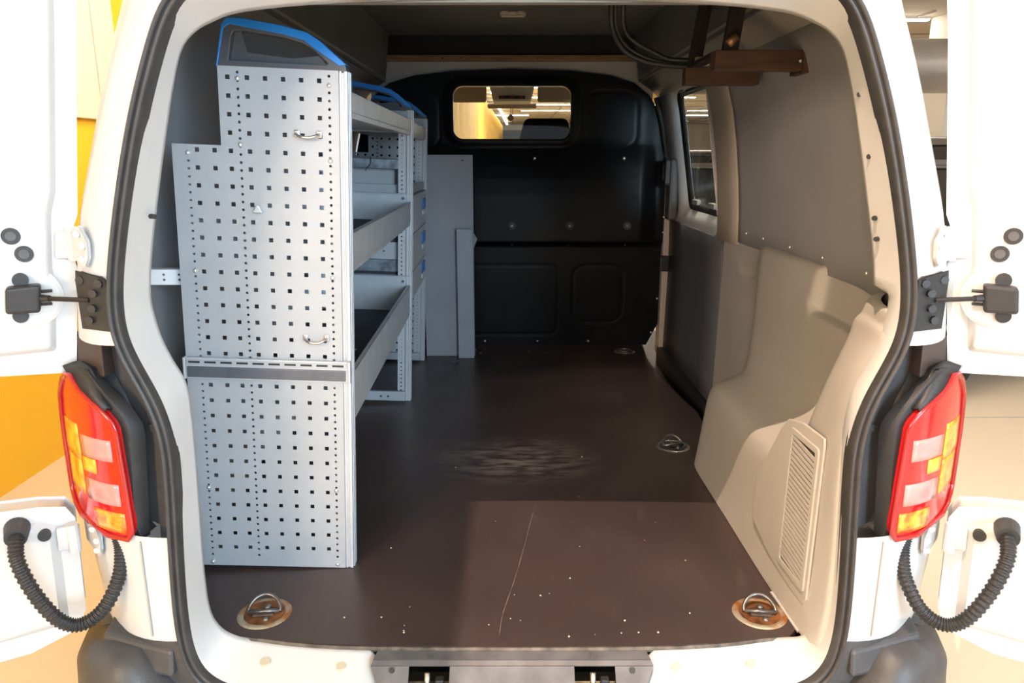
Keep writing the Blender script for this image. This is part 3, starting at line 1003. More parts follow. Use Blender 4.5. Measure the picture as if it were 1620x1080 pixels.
tag(t, 'slim beige mirror strip below the overhead console', 'mirror')

# ------------------------------------------------------------------ sliding side door on the right
sd = bpy.data.objects.new('door_1', None)
COL.objects.link(sd)
struct(sd, 'sliding side door with grey lining and framed window', 'door')


def sx(z):      # inner surface of the door, leaning in towards the roof
    return interp([(-.3, .80), (0, .838), (.4, .845), (.69, .84), (.80, .838), (1.0, .818), (1.18, .785), (1.34, .735)], z)


B().grid([[(sx(z) - .004, y, z) for z in (.004, .1, .2, .4, .6, .69)] for y in (1.56, 1.8, 2.2, 2.58)], flip=True).build('lower_lining', mat('door_lining', (0.085, 0.088, 0.098), 0.55, 0, 0.06, 4, bump=.1, bscale=300), sd, smooth=True, solid=0.01, offset=-1)
B().box(.795, .83, 1.56, 2.58, -.29, .0).build('door_bottom', BLACKP, sd)
# window frame: outline in (y, z), two rings
wo = rrect(1.68, 2.585, .685, 1.335, .07, 6)
wi = rrect(1.78, 2.36, .79, 1.285, .07, 6)
wm = rrect(1.73, 2.40, .755, 1.305, .075, 6)


def onx(off):
    return lambda p: (sx(p[1]) + off, p[0], p[1])


def ringx(outer, inner, o0, o1, nm, m, par):
    b_ = B()
    n = len(outer)
    f0, f1 = onx(o0), onx(o1)
    b_.add([f0(p) for p in outer] + [f1(p) for p in inner], [(i, (i + 1) % n, n + (i + 1) % n, n + i) for i in range(n)])
    return b_.build(nm, m, par, smooth=True, solid=0.006, offset=0)


ringx(wo, wm, .0, .045, 'window_reveal', WHITE, sd)
ringx(wm, wi, .045, .06, 'window_gasket', RUBBER, sd)
pane = B()
pane.add([onx(.062)(p) for p in wi], [tuple(range(len(wi)))])
pane.build('window_pane', GLASS, sd, solid=0.004)
for p in ((1.95, .795), (2.25, .795), (1.95, 1.31), (2.25, 1.31)):
    q = onx(.05)(p)
    B().box(q[0] - .012, q[0] + .008, q[1] - .05, q[1] + .05, q[2] - .012, q[2] + .012).build('clip', mat('clip_grey', (0.30, 0.30, 0.29), 0.5), sd, bevel=0.003)
B().box(.80, .845, 2.47, 2.575, .69, 1.0).build('handle_panel', GREYP, sd, bevel=0.012)
b = B()
ring(b, rrect(2.47, 2.56, .86, 1.0, .02, 4), rrect(2.485, 2.545, .88, .98, .015, 4), YZ, .775, .80)
b.build('handle', BLACKP, sd, bevel=0.004)
B().box(.79, .80, 2.48, 2.55, .875, .985).build('handle_pocket', GREYP, sd)
B().tube([(sx(z) - .015, 2.585, z) for z in [-.1 + 1.4 * k / 20 for k in range(21)]], .014, 8).build('door_seal', RUBBER, sd, smooth=True)
B().box(.78, .83, 2.52, 2.58, .42, .50).build('latch', BLACKP, sd, bevel=0.008)

# ------------------------------------------------------------------ beige wheel arch trim (right)
ST = {
    -.046: [(0.644, -0.03), (0.655, 0.1), (0.655, 0.22), (0.648, 0.34), (0.644, 0.45), (0.66, 0.555), (0.682, 0.605), (0.702, 0.65), (0.71, 0.7), (0.706, 0.752)],
    -.01: [(0.632, -0.01), (0.645, 0.1), (0.645, 0.22), (0.64, 0.34), (0.637, 0.45), (0.65, 0.55), (0.67, 0.603), (0.692, 0.655), (0.702, 0.7), (0.7, 0.752)],
    .04: [(0.624, 0.002), (0.638, 0.1), (0.64, 0.22), (0.637, 0.34), (0.638, 0.45), (0.65, 0.545), (0.67, 0.605), (0.694, 0.66), (0.704, 0.7), (0.706, 0.752)],
    .12: [(0.62, 0.002), (0.634, 0.1), (0.638, 0.22), (0.64, 0.32), (0.648, 0.425), (0.66, 0.52), (0.682, 0.595), (0.71, 0.655), (0.726, 0.7), (0.736, 0.75)],
    .195: [(0.618, 0.002), (0.631, 0.1), (0.634, 0.22), (0.637, 0.305), (0.648, 0.41), (0.668, 0.495), (0.696, 0.575), (0.722, 0.64), (0.742, 0.69), (0.757, 0.75)],
    .235: [(0.617, 0.002), (0.63, 0.1), (0.633, 0.22), (0.637, 0.297), (0.656, 0.35), (0.715, 0.41), (0.752, 0.49), (0.775, 0.59), (0.795, 0.66), (0.806, 0.75)],
    .30: [(0.615, 0.002), (0.628, 0.1), (0.632, 0.22), (0.639, 0.29), (0.665, 0.315), (0.766, 0.358), (0.786, 0.43), (0.792, 0.585), (0.828, 0.605), (0.834, 0.75)],
    .40: [(0.614, 0.002), (0.627, 0.1), (0.631, 0.23), (0.64, 0.289), (0.67, 0.308), (0.772, 0.352), (0.788, 0.42), (0.793, 0.588), (0.834, 0.606), (0.84, 0.75)],
    .56: [(0.612, 0.002), (0.625, 0.1), (0.63, 0.24), (0.641, 0.291), (0.672, 0.307), (0.774, 0.345), (0.789, 0.42), (0.794, 0.588), (0.834, 0.606), (0.84, 0.75)],
    .578: [(.612, .002), (.625, .10), (.630, .24), (.641, .291), (.672, .307), (.774, .345), (.789, .42), (.794, .588), (.834, .606), (.834, .75)],
    .596: [(.612, .002), (.625, .10), (.630, .24), (.641, .291), (.672, .307), (.774, .345), (.789, .42), (.794, .588), (.800, .63), (.806, .75)],
    .62: [(0.611, 0.002), (0.625, 0.1), (0.63, 0.242), (0.641, 0.292), (0.672, 0.307), (0.774, 0.343), (0.79, 0.42), (0.795, 0.585), (0.802, 0.66), (0.812, 0.75)],
    .72: [(0.61, 0.002), (0.624, 0.1), (0.63, 0.245), (0.642, 0.293), (0.672, 0.307), (0.775, 0.34), (0.79, 0.42), (0.796, 0.58), (0.797, 0.66), (0.804, 0.75)],
    .90: [(0.606, 0.002), (0.62, 0.1), (0.628, 0.25), (0.642, 0.296), (0.672, 0.308), (0.776, 0.332), (0.791, 0.41), (0.797, 0.57), (0.798, 0.66), (0.804, 0.75)],
    .97: [(0.612, 0.002), (0.626, 0.1), (0.64, 0.235), (0.657, 0.28), (0.688, 0.298), (0.776, 0.322), (0.792, 0.4), (0.798, 0.56), (0.799, 0.66), (0.805, 0.75)],
    1.03: [(0.64, 0.002), (0.656, 0.09), (0.68, 0.2), (0.698, 0.242), (0.724, 0.262), (0.778, 0.296), (0.794, 0.39), (0.799, 0.55), (0.8, 0.66), (0.806, 0.75)],
    1.07: [(0.69, 0.002), (0.708, 0.08), (0.735, 0.17), (0.752, 0.205), (0.77, 0.228), (0.798, 0.28), (0.811, 0.38), (0.815, 0.55), (0.816, 0.66), (0.822, 0.75)],
    1.10: [(0.755, 0.002), (0.775, 0.08), (0.793, 0.17), (0.8, 0.2), (0.805, 0.225), (0.811, 0.28), (0.817, 0.38), (0.82, 0.55), (0.822, 0.66), (0.828, 0.75)],
    1.16: [(0.8, 0.002), (0.806, 0.08), (0.811, 0.17), (0.813, 0.2), (0.815, 0.225), (0.818, 0.28), (0.822, 0.38), (0.825, 0.57), (0.838, 0.6), (0.838, 0.75)],
    1.30: [(0.812, 0.002), (0.815, 0.08), (0.818, 0.17), (0.82, 0.2), (0.821, 0.225), (0.823, 0.28), (0.826, 0.38), (0.828, 0.57), (0.838, 0.6), (0.838, 0.75)],
    1.36: [(0.815, 0.002), (0.818, 0.08), (0.82, 0.17), (0.822, 0.2), (0.823, 0.225), (0.825, 0.28), (0.828, 0.38), (0.83, 0.57), (0.832, 0.66), (0.836, 0.75)],
    1.58: [(0.828, 0.002), (0.829, 0.08), (0.83, 0.17), (0.83, 0.2), (0.831, 0.225), (0.832, 0.28), (0.834, 0.38), (0.836, 0.57), (0.834, 0.66), (0.838, 0.75)],
}
del ST[-.046]
ST[-.020] = [(.646, -.02), (.660, .10), (.660, .22), (.655, .34), (.651, .45), (.664, .55), (.684, .600), (.706, .655), (.716, .70), (.712, .752)]
ST[-.017] = [(.636, -.012), (.648, .10), (.648, .22), (.643, .34), (.640, .45), (.653, .55), (.673, .603), (.695, .655), (.705, .70), (.702, .752)]
arch = thing('wheel_arch_cover', 'beige moulded plastic cover over the right wheel arch and door post', 'trim panel', (0, 0, 0))
ys = sorted(ST)
rows = []
for j in range(10):
    if j == 8:      # support rows that keep the pocket ledge crisp
        rows.append([(ST[y][7][0] * .96 + ST[y][8][0] * .04, y, ST[y][7][1] * .4 + ST[y][8][1] * .6) for y in ys])
        rows.append([(ST[y][7][0] * .12 + ST[y][8][0] * .88, y, ST[y][7][1] * .2 + ST[y][8][1] * .8) for y in ys])
    rows.append([(ST[y][j][0], y, ST[y][j][1] - (.028 if j == 9 else 0)) for y in ys])
rows.append([(max(x + .03, .80) if y > .15 else x + .01, y, z + .002) for x, y, z in rows[-1]])
B().grid(rows, flip=False).build('shell', BEIGE, arch, smooth=True, subsurf=2)
# vent grille plate on the side face
gr = bpy.data.objects.new('vent_grille', None)
COL.objects.link(gr)
gr.parent = arch


def vx(y, z):
    return .638 + (z - .25) * .01 - (y - .12) * .05


def vp(p, t):
    return (vx(*p) - t, p[0], p[1])


vo = [(.066, .075), (.205, .088), (.205, .402), (.195, .415), (.060, .437), (.052, .430), (.054, .085)]
out = [(.060, .060), (.130, .058), (.255, .072), (.365, .105), (.372, .130), (.362, .255), (.33, .282), (.25, .40), (.22, .43), (.15, .446), (.05, .448), (.046, .43), (.048, .08)]
B().prism(out, lambda p, t: (vx(*p) - t, p[0], p[1]), .004, .010).build('vent_plate', BEIGE, arch, bevel=0.005, seg=3)
o0, o1 = rrect(.060, .200, .088, .420, .010, 4), rrect(.074, .186, .102, .406, .004, 4)
b = B()
ring(b, o0, o1, vp, .008, .0135)
b.build('vent_frame', BEIGE, gr, bevel=0.0015)
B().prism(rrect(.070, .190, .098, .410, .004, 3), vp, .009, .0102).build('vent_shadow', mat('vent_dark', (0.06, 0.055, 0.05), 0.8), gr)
ref = None
for k in range(25):
    z = .100 + k * .0120
    q = [(.074, z - .002), (.186, z + .010), (.186, z + .0178), (.074, z + .0058)]
    q = [(a, min(max(c, .102), .406)) for a, c in q]
    B().prism(q, vp, .0100, .0128).build('slat', BEIGE, gr)
# loose trim strip at the floor edge and small torn carpet bit
B().prism([(.62, .045), (.628, .06), (.622, .20), (.612, .20)], XY, .0005, .004).build('edge_strip', WHITE, arch)

# ------------------------------------------------------------------ shelving
LEAN, YAW = math.radians(2.3), math.radians(1.46)
SH = (-.398, .31, .0005)


def holes_strip(b, x0, x1, z0, z1, zs, xc, h, kind, y=0.0):
    """vertical strip of sheet metal at y with holes centred on xc at heights zs"""
    zs = [z for z in zs if z0 + h * 1.3 < z < z1 - h * 1.3]
    if not zs:
        b.add([(x0, y, z0), (x1, y, z0), (x1, y, z1), (x0, y, z1)], [(0, 1, 2, 3)])
        return
    cuts = [z0] + [(a + c) / 2 for a, c in zip(zs, zs[1:])] + [z1]
    for z, a, c in zip(zs, cuts, cuts[1:]):
        if kind == 4:
            inn = [(xc - h, z - h), (xc + h, z - h), (xc + h, z + h), (xc - h, z + h)]
            outl = [(x0, a), (x1, a), (x1, c), (x0, c)]
        else:
            inn = [(xc + h * math.cos(math.radians(t)), z + h * math.sin(math.radians(t))) for t in (225, 270, 315, 0, 45, 90, 135, 180)]
            xm = xc
            outl = [(x0, a), (xm, a), (x1, a), (x1, z), (x1, c), (xm, c), (x0, c), (x0, z)]
        n = len(inn)
        b.add([(p[0], y, p[1]) for p in outl] + [(p[0], y, p[1]) for p in inn], [(i, (i + 1) % n, n + (i + 1) % n, n + i) for i in range(n)])


COLX = [-.061 - .0382 * k for k in range(8)]
ROWZ = [.051 + .0382 * k for k in range(30)]
DOTZ = [.030 + .0170 * k for k in range(68)]


def perf_panel(parent, y, m=ALU, nm='perforated_panel'):
    b = B()
    ZT, ZM = 1.181, 1.017
    xr = -.020
    # strips from right to left: flange, dots, squares ..., dots, squares, dots
    holes_strip(b, -.052, xr, .0, ZT, DOTZ, -.040, .0032, 8, y)
    edges = [-.052] + [(COLX[k] + COLX[k + 1]) / 2 for k in range(7)]
    for k in range(4):
        holes_strip(b, edges[k + 1], edges[k], .0, ZT, ROWZ, COLX[k], .0047, 4, y)
    xa = -.225
    holes_strip(b, xa, edges[4], .0, ZT, ROWZ, COLX[4], .0047, 4, y)
    holes_strip(b, -.243, xa, .0, ZT, DOTZ, -.234, .0032, 8, y)
    holes_strip(b, -.274, -.243, .0, ZT, ROWZ, COLX[5] - .003, .0047, 4, y)
    holes_strip(b, -.309, -.274, .0, ZM, ROWZ, COLX[6], .0047, 4, y)
    holes_strip(b, -.3395, -.309, .0, ZM, ROWZ, COLX[7], .0047, 4, y)
    holes_strip(b, -.358, -.3395, .0, ZM, DOTZ, -.348, .0030, 8, y)
    b.add([(-.38, y, 0), (-.358, y, 0), (-.358, y, ZM), (-.38, y, ZM)], [(0, 1, 2, 3)])
    o_ = b.build(nm, m, parent, solid=0.0016, offset=0)
    e = B()
    e.box(-.382, -.379, y - .001, y + .03, 0, ZM)
    e.box(-.2755, -.2735, y - .001, y + .03, ZM, ZT)
    e.build('edge_flange', m, parent)
    return o_


def post(parent, x0, x1, y0, y1, z1, m=ALUP):
    """extruded corner post with grooves"""
    b = B()
    b.box(x0, x1, y0, y1, 0, z1)
    w_ = x1 - x0
    b.box(x0 + w_ * .15, x0 + w_ * .4, y0 - .003, y0, 0, z1)
    b.box(x0 + w_ * .62, x1, y0 - .003, y0, 0, z1)
    b.box(x1, x1 + .003, y0 + .004, y0 + .014, 0, z1)
    b.box(x1, x1 + .003, y0 + .020, y1, 0, z1)
    return b.build('post', m, parent, bevel=0.002)


def dotpost(parent, x0, x1, y, z0, z1, m=ALUP, dep=.02, side=1):
    """perforated inner upright whose holes face the rear"""
    b = B()
    xc = (x0 + x1) / 2
    holes_strip(b, x0, x1, z0, z1, [z for z in DOTZ], xc, .0034, 8, y)
    b.add([(x1, y, z0), (x1, y + dep, z0), (x1, y + dep, z1), (x1, y, z1)], [(0, 1, 2, 3)])
    b.add([(x0, y, z0), (x0, y + dep, z0), (x0, y + dep, z1), (x0, y, z1)], [(0, 1, 2, 3)])
    return b.build('upright', m, parent, solid=0.0015, offset=0)


def cap(parent, y, zt=1.181):
    """grey plastic end cap with a hand opening and blue top trim"""
    outl = [(-.275, zt - .004), (-.260, zt + .080), (-.250, zt + .092), (-.225, zt + .093), (-.135, zt + .081), (-.085, zt + .070), (-.060, zt + .055), (-.004, zt + .010), (-.002, zt - .004)]
    inn = [(-.252, zt + .012), (-.244, zt + .060), (-.238, zt + .070), (-.224, zt + .072), (-.135, zt + .062), (-.095, zt + .052), (-.072, zt + .040), (-.042, zt + .014), (-.046, zt + .010)]
    b = B()
    ring(b, outl, inn, XZ, y, y + .034)
    c = b.build('end_cap', CAPG, parent, bevel=0.002)
    # thin web across most of the opening
    wb = [(-.246, zt + .010), (-.226, zt + .010), (-.218, zt + .072), (-.238, zt + .070)]
    wb2 = [(-.226, zt + .010), (-.085, zt + .010), (-.110, zt + .030), (-.200, zt + .028)]
    B().prism([(-.252, zt + .010), (-.046, zt + .010), (-.060, zt + .030), (-.12, zt + .022), (-.215, zt + .030), (-.225, zt + .071), (-.240, zt + .069)], XZ, y + .014, y + .018).build('cap_web', CAPG, c)
    # blue strip on top
    top = [(-.277, zt - .002), (-.262, zt + .081), (-.251, zt + .095), (-.225, zt + .0965), (-.134, zt + .0845), (-.084, zt + .0735), (-.058, zt + .058), (-.002, zt + .012)]
    low = [(-.2745, zt - .002), (-.258, zt + .075), (-.246, zt + .083), (-.225, zt + .080), (-.136, zt + .068), (-.092, zt + .058), (-.066, zt + .040), (-.018, zt + .010)]
    n = len(top)
    b = B()
    q = [XZ(p, y - .004) for p in top] + [XZ(p, y - .004) for p in low] + [XZ(p, y + .038) for p in top] + [XZ(p, y + .038) for p in low]
    f = [(0, n, 3 * n, 2 * n), (n - 1, 3 * n - 1, 4 * n - 1, 2 * n - 1)]
    for i in range(n - 1):
        f += [(i, i + 1, n + i + 1, n + i), (2 * n + i, 3 * n + i, 3 * n + i + 1, 2 * n + i + 1), (i, 2 * n + i, 2 * n + i + 1, i + 1), (n + i, n + i + 1, 3 * n + i + 1, 3 * n + i)]
    b.add(q, f)
    b.build('blue_trim', BLUE, c, bevel=0.0015)
    return c


def bolt(parent, x, y, z, r=.006):
    return B().cyl((x, y, z), (x, y - .004, z), r, n=10).build('bolt', STEEL, parent)


def tray(parent, y0, y1, x0, x1, zb, lip, back, mat_=True):
    """open sheet metal tray: front lip along the aisle, end walls, floor"""
    b = B()
    b.box(x0, x1, y0, y1, zb, zb + .002)
    b.box(x1 - .002, x1, y0, y1, zb, zb + lip)
    b.box(x1 - .012, x1, y0, y1, zb + lip - .002, zb + lip)
    b.box(x0, x0 + .002, y0, y1, zb, zb + back)
    b.box(x0, x1, y1 - .002, y1, zb, zb + back)
    b.box(x0, x1, y0, y0 + .002, zb, zb + back)
    b.box(x0, x1, y1 - .014, y1, zb + back - .002, zb + back)
    t_ = b.build('tray', TRAYM, parent)
    r_ = B().box(x1 - .022, x1 - .001, y0, y1, zb - .012, zb).build('tray_return', TRAYM, t_)
    if mat_:
        B().box(x0 + .004, x1 - .016, y0 + .004, y1 - .004, zb + .0025, zb + .006).build('mat', MATR, t_)
    return t_


U1 = thing('shelving_unit', 'tall grey metal shelving rack with perforated end panel and open trays', 'shelving', SH, (0, LEAN, YAW))
perf_panel(U1, 0.0)
post(U1, -.022, -.001, .002, .036, 1.181)
post(U1, -.378, -.362, .01, .036, 1.015)
dotpost(U1, -.052, -.024, .034, .02, 1.17)
cap(U1, .0)
# strap rail on the panel
rl = B()
rl.box(-.378, -.004, -.016, -.002, .490, .540)
rl = rl.build('strap_rail', ALUP, U1, bevel=0.002)
B().box(-.374, -.010, -.020, -.0155, .494, .520).build('rail_insert', RAILG, rl, bevel=0.002)
B().box(-.376, -.008, -.0185, -.0155, .523, .536).build('rail_lip', ALU, rl)
for k in range(10):
    x = -.370 + .0366 * k
    B().box(x, x + .026, -.0192, -.018, .5285, .5330).build('rail_slot', BLACKP, rl)
for x in (-.380, -.002):
    B().box(x - .003, x + .003, -.021, -.001, .489, .541).build('rail_end', ALUP, rl, bevel=0.002)
# D-shaped lashing loops
for x, z, dz in ((-.087, 1.047, .0), (-.080, .592, -.004)):
    pts = spline([(x - .024, -.002, z + .002), (x - .024, -.012, z), (x - .010, -.022, z - .006), (x + .010, -.022, z - .006), (x + .024, -.012, z), (x + .024, -.002, z + .002)], 4)
    lo = B().tube(pts, .0034, 8).build('lashing_loop', CHROME, U1, smooth=True)
    B().box(x - .030, x - .018, -.005, -.001, z - .006, z + .009).build('loop_clamp', CHROME, lo, bevel=0.002)
    B().box(x + .018, x + .030, -.005, -.001, z - .006, z + .009).build('loop_clamp', CHROME, lo, bevel=0.002)
# small hook on the panel
B().prism([(-.209, .876), (-.189, .876), (-.197, .892), (-.201, .892)], XZ, -.014, -.002).build('hook', ALUP, U1, bevel=0.001)
for x, z in ((-.040, 1.150), (-.040, .993), (-.234, 1.157), (-.234, 1.02), (-.348, .74), (-.040, .735), (-.348, .01), (-.040, .010), (-.348, .999), (-.348, .21), (-.040, .21)):
    B().sphere((x, -.001, z), .0055, 10, 6).build('bolt', SCREW, U1, smooth=True)
Y1 = 1.320      # middle frame
# trays
tray(U1, .036, Y1, -.27, -.004, 1.100, .044, .044, False)
tray(U1, .036, Y1, -.36, -.004, .752, .080, .112)
tray(U1, .036, Y1, -.36, -.004, .385, .112, .150)
# base rail
bb = B().box(-.36, -.02, Y1 - .03, Y1 - .012, .008, .048).build('base_rail', ALU, U1, bevel=0.002)
for x in (-.12, -.09):
    B().cyl((x, Y1 - .030, .028), (x, Y1 - .033, .028), .004, n=8).build('bolt', BLACKP, bb)
B().box(-.36, -.02, .036, .05, .008, .04).build('base_rail', ALU, U1, bevel=0.002)
# middle open frame
post(U1, -.024, -.001, Y1 - .001, Y1 + .034, 1.181)
dotpost(U1, -.054, -.026, Y1 + .001, .02, 1.12)
dotpost(U1, -.274, -.246, Y1 + .001, .96, 1.17)
dotpost(U1, -.37, -.345, Y1 + .001, .02, .98)
B().box(-.274, -.022, Y1 + .001, Y1 + .004, 1.115, 1.181).build('top_plate', ALU, U1)
bolt(U1, -.052, Y1, 1.155)
bolt(U1, -.034, Y1 - .003, .845)
bolt(U1, -.034, Y1 - .003, .512)
cap(U1, Y1)
# crossbar with wire hook
B().box(-.36, -.054, Y1 + .004, Y1 + .016, .955, .995).build('crossbar', GALV, U1, bevel=0.003)
B().tube(spline([(-.165, Y1 - .004, 1.002), (-.160, Y1 - .006, .985), (-.165, Y1 - .007, .968), (-.178, Y1 - .006, .955), (-.182, Y1 - .006, .945)], 5), .002, 6).build('wire_hook', STEEL, U1)

# second bay with drawers and the far perforated end panel
U2 = thing('drawer_unit', 'grey metal drawer rack with blue-gripped drawers next to the bulkhead', 'drawer unit', SH, (0, LEAN, YAW))
Y2 = 1.965
perf_panel(U2, Y2)
post(U2, -.020, -.001, Y2 - .002, Y2 + .032, 1.181)
dotpost(U2, -.050, -.022, Y2 - .003, .02, 1.13)
B().box(-.274, -.022, Y2 - .006, Y2 - .003, 1.115, 1.181).build('top_plate', ALU, U2)
bolt(U2, -.05, Y2 - .006, 1.15)
cap(U2, Y2)
tray(U2, Y1 + .036, Y2 - .006, -.27, -.004, 1.095, .044, .044, False)
# drawers cabinet body
cb = B()
cb.box(-.365, -.362, Y1 + .040, Y2 - .010, .430, .895)
for z in (.43, .545, .70, .855):
    cb.box(-.365, -.012, Y1 + .040, Y2 - .010, z - .002, z)
cb.box(-.365, -.022, Y1 + .038, Y1 + .040, .80, .895)
cb = cb.build('carcass', ALU, U2)
B().box(-.365, -.022, Y1 + .037, Y1 + .040, .595, .665).build('side_plate', ALU, cb)
for k in range(7):
    B().box(-.30 + .03 * k, -.294 + .03 * k, Y1 + .0355, Y1 + .038, .625, .631).build('side_hole', BLACKP, cb)
B().box(-.365, -.022, Y1 + .037, Y1 + .040, .545, .592).build('galvanised_plate', GALV, cb)
B().box(-.365, -.022, Y1 + .034, Y1 + .040, .520, .532).build('side_ledge', ALU, cb)
B().box(-.365, -.022, Y1 + .040, Y1 + .043, .435, .80).build('side_wall', MATR, cb)
# open top tray over the drawers
ot = B()
ot.box(-.36, -.010, Y1 + .042, Y2 - .012, .858, .860)
ot.box(-.012, -.010, Y1 + .042, Y2 - .012, .858, .893)
ot.build('top_tray', ALU, U2)
for z0, z1 in ((.703, .853), (.548, .698), (.433, .543)):
    d = B()
    d.box(-.012, .002, Y1 + .040, Y2 - .012, z0, z1)
    d.box(-.34, -.012, Y1 + .060, Y2 - .03, z0 + .01, z0 + .012)
    d = d.build('drawer', ALUP, U2, bevel=0.003)
    yc = (Y1 + Y2) / 2 + .17
    zc = lerp(z0, z1, .60)
    B().prism([(yc - .075, zc + .030), (yc + .075, zc + .030), (yc + .075, zc - .008), (yc + .060, zc - .020), (yc - .060, zc - .020), (yc - .075, zc - .008)], YZ, .002, .007).build('grip', BLUE, d, bevel=0.002)
    B().prism([(yc - .060, zc - .022), (yc + .060, zc - .022), (yc + .045, zc - .044), (yc - .045, zc - .044)], YZ, .002, .005).build('label_holder', TAPE, d)
B().box(-.36, -.02, Y2 - .03, Y2 - .012, .008, .045).build('base_rail', ALU, U2, bevel=0.002)
# grey box standing on the middle tray top, blue-grey
t = thing('storage_bin', 'pale blue-grey metal bin on the drawer rack behind the crossbar', 'bin', SH, (0, LEAN, YAW))
ob = B()
ob.box(-.355, -.075, Y1 + .06, Y1 + .062, .897, .955)
ob.box(-.355, -.075, Y1 + .45, Y1 + .452, .897, .955)
ob.box(-.355, -.353, Y1 + .06, Y1 + .452, .897, .955)
ob.box(-.077, -.075, Y1 + .06, Y1 + .452, .897, .955)
ob.box(-.355, -.075, Y1 + .06, Y1 + .452, .895, .897)
ob.build('body', ALU, t)
B().box(-.072, -.067, Y1 + .058, Y1 + .066, .897, .955).build('corner', RAILG, t)
# scraps of paper in the trays
for i, (x, y, z, r, lab) in enumerate(((-.16, .55, .7595, .4, 'scrap of pale paper lying in the upper deep tray'), (-.15, .62, .3925, -.3, 'scrap of pale paper lying in the lower deep tray'))):
    c, s = math.cos(r), math.sin(r)
    e = thing('paper_scrap', lab, 'paper', SH, (0, LEAN, YAW))
    b = B()
    rows = []
    for a in range(5):
        rows.append([(x + (c * u - s * v), y + (s * u + c * v), z + .004 * math.sin(a * 1.3 + k_) + .004) for k_, v in enumerate((-.03, -.01, .01, .03)) for u in ((a - 2) * .022,)])
    b.grid(rows).build('sheet', TAPE, e, solid=0.0006, smooth=True)
# white wall bracket beside the rack
t = thing('wall_bracket', 'short white perforated bracket fixing the rack to the left wall', 'bracket', (-.86, .33, .735))
b = B()
b.box(.0, .125, -.004, -.001, -.018, .018)
b.box(.0, .125, -.004, .02, .0165, .018)
b.build('bar', TAPE, t, bevel=0.001)
for x in (.06, .095):
    for z in (-.006, .006):
        B().cyl((x, -.0055, z), (x, -.003, z), .0028, n=8).build('hole', RAILG, t)
B().box(.110, .128, -.010, .03, -.026, .026).build('clamp', GALV, t, bevel=0.002)

# boards at the end of the rack
t = thing('upright_board', 'tall grey panel standing upright between the rack and the bulkhead', 'board', (-.31, 2.37, 0))
B().box(-.135, .117, 0, .012, .004, 1.017).build('panel', BOARD, t, bevel=0.001)
B().cyl((.068, -.001, .99), (.068, .002, .99), .004, n=8).build('screw_hole', BLACKP, t)
B().box(-.135, .117, -.001, .012, 0.0, .005).build('worn_edge', mat('worn_board_edge', (0.30, 0.27, 0.23), .7), t)
t = thing('narrow_board', 'narrow light grey board leaning at the edge of the tall panel', 'board', (-.235, 2.325, 0))
B().box(-.040, .040, 0, .018, .0, .660).build('plank', mat('narrow_board_grey', (0.36, 0.38, 0.41), .5, 0, .05, 8), t, bevel=0.0015)
B().prism([(.036, .655), (.062, .61), (.042, .56)], XZ, .010, .0125).build('torn_tape', mat('tape_blue', (0.22, 0.27, 0.30), .5), t)
t = B().prism([(-.06, 2.22), (-.02, 2.20), (.0, 2.24), (-.03, 2.27)], lambda p, a: (p[0] - .27, p[1] + .02, a), .0008, .003).build('tape_piece', mat('tape_dark', (0.10, 0.13, 0.15), .5))
tag(t, 'dark scrap of tape on the floor before the narrow board', 'tape')

# ------------------------------------------------------------------ lashing rings in the floor
def lash(loc, lab, worn, rot=0, grp='floor lashing rings'):
    t_ = thing('lashing_ring', lab, 'lashing ring', loc, (0, 0, rot), grp)
    m1 = RUST if worn else CHROME
    prof_ = [(.060, .0004), (.058, .0025), (.046, .0025), (.040, -.004), (.0, -.005)]
    rows_ = [[(r * math.cos(a * math.pi / 20), r * math.sin(a * math.pi / 20), z) for a in range(40)] for r, z in prof_]
    bs = B().grid(rows_, True)
    rows_ = [[(r * math.cos(a * math.pi / 20), r * math.sin(a * math.pi / 20), .0032 if r > .02 else .0028) for a in range(40)] for r in (.046, .03, .002)]
    d = bs.build('dish', m1, t_, smooth=True)
    B().cyl((0, 0, .0005), (0, 0, .0035), .045, n=32).build('cup', mat('rust_brown', (0.20, 0.075, 0.022), 0.6, 0.3, 0.6, 30) if worn else BLACKP, d)
    pts = spline([(-.034, -.004, .006), (-.034, .006, .015), (-.021, .020, .028), (0, .026, .033), (.021, .020, .028), (.034, .006, .015), (.034, -.004, .006)], 5)
    B().tube(pts, .0042, 10).build('ring', STEEL, t_, smooth=True)
    B().cyl((-.034, -.004, .008), (.034, -.004, .008), .0055, n=12).build('hinge_pin', STEEL, t_, smooth=True)
    B().box(-.024, .024, -.020, .006, .003, .010).build('bridge', STEELB if not worn else mat('dark_rust', (0.07, 0.05, 0.04), .6, .4, .4, 50), t_, bevel=0.003)
    B().sphere((.004, .016, .006), .009, 10, 6, .7).build('rivet', STEEL, t_, smooth=True)
    B().sphere((.008, -.028, .004), .008, 10, 6, .7).build('rivet', STEEL, t_, smooth=True)
    return t_


lash((-.56, .118, .0), 'rusty steel lashing ring in the floor in front of the shelving', True, .12)
lash((.56, .118, .0), 'rusty steel lashing ring in the floor beside the vent grille trim', True, -.12)
lash((.575, 1.12, .0), 'clean steel lashing ring in the floor at the front of the wheel arch', False, .2)
t = thing('lashing_ring', 'flat steel lashing ring in the floor by the bulkhead', 'lashing ring', (.60, 2.46, 0), (0, 0, .3), 'floor lashing rings')
B().cyl((0, 0, .0005), (0, 0, .004), .055, .052, n=32).build('dish', CHROME, t)
B().tube([(.034 * math.cos(a * .314), .034 * math.sin(a * .314), .0075) for a in range(20)], .004, 8, True).build('ring', STEEL, t, smooth=True)

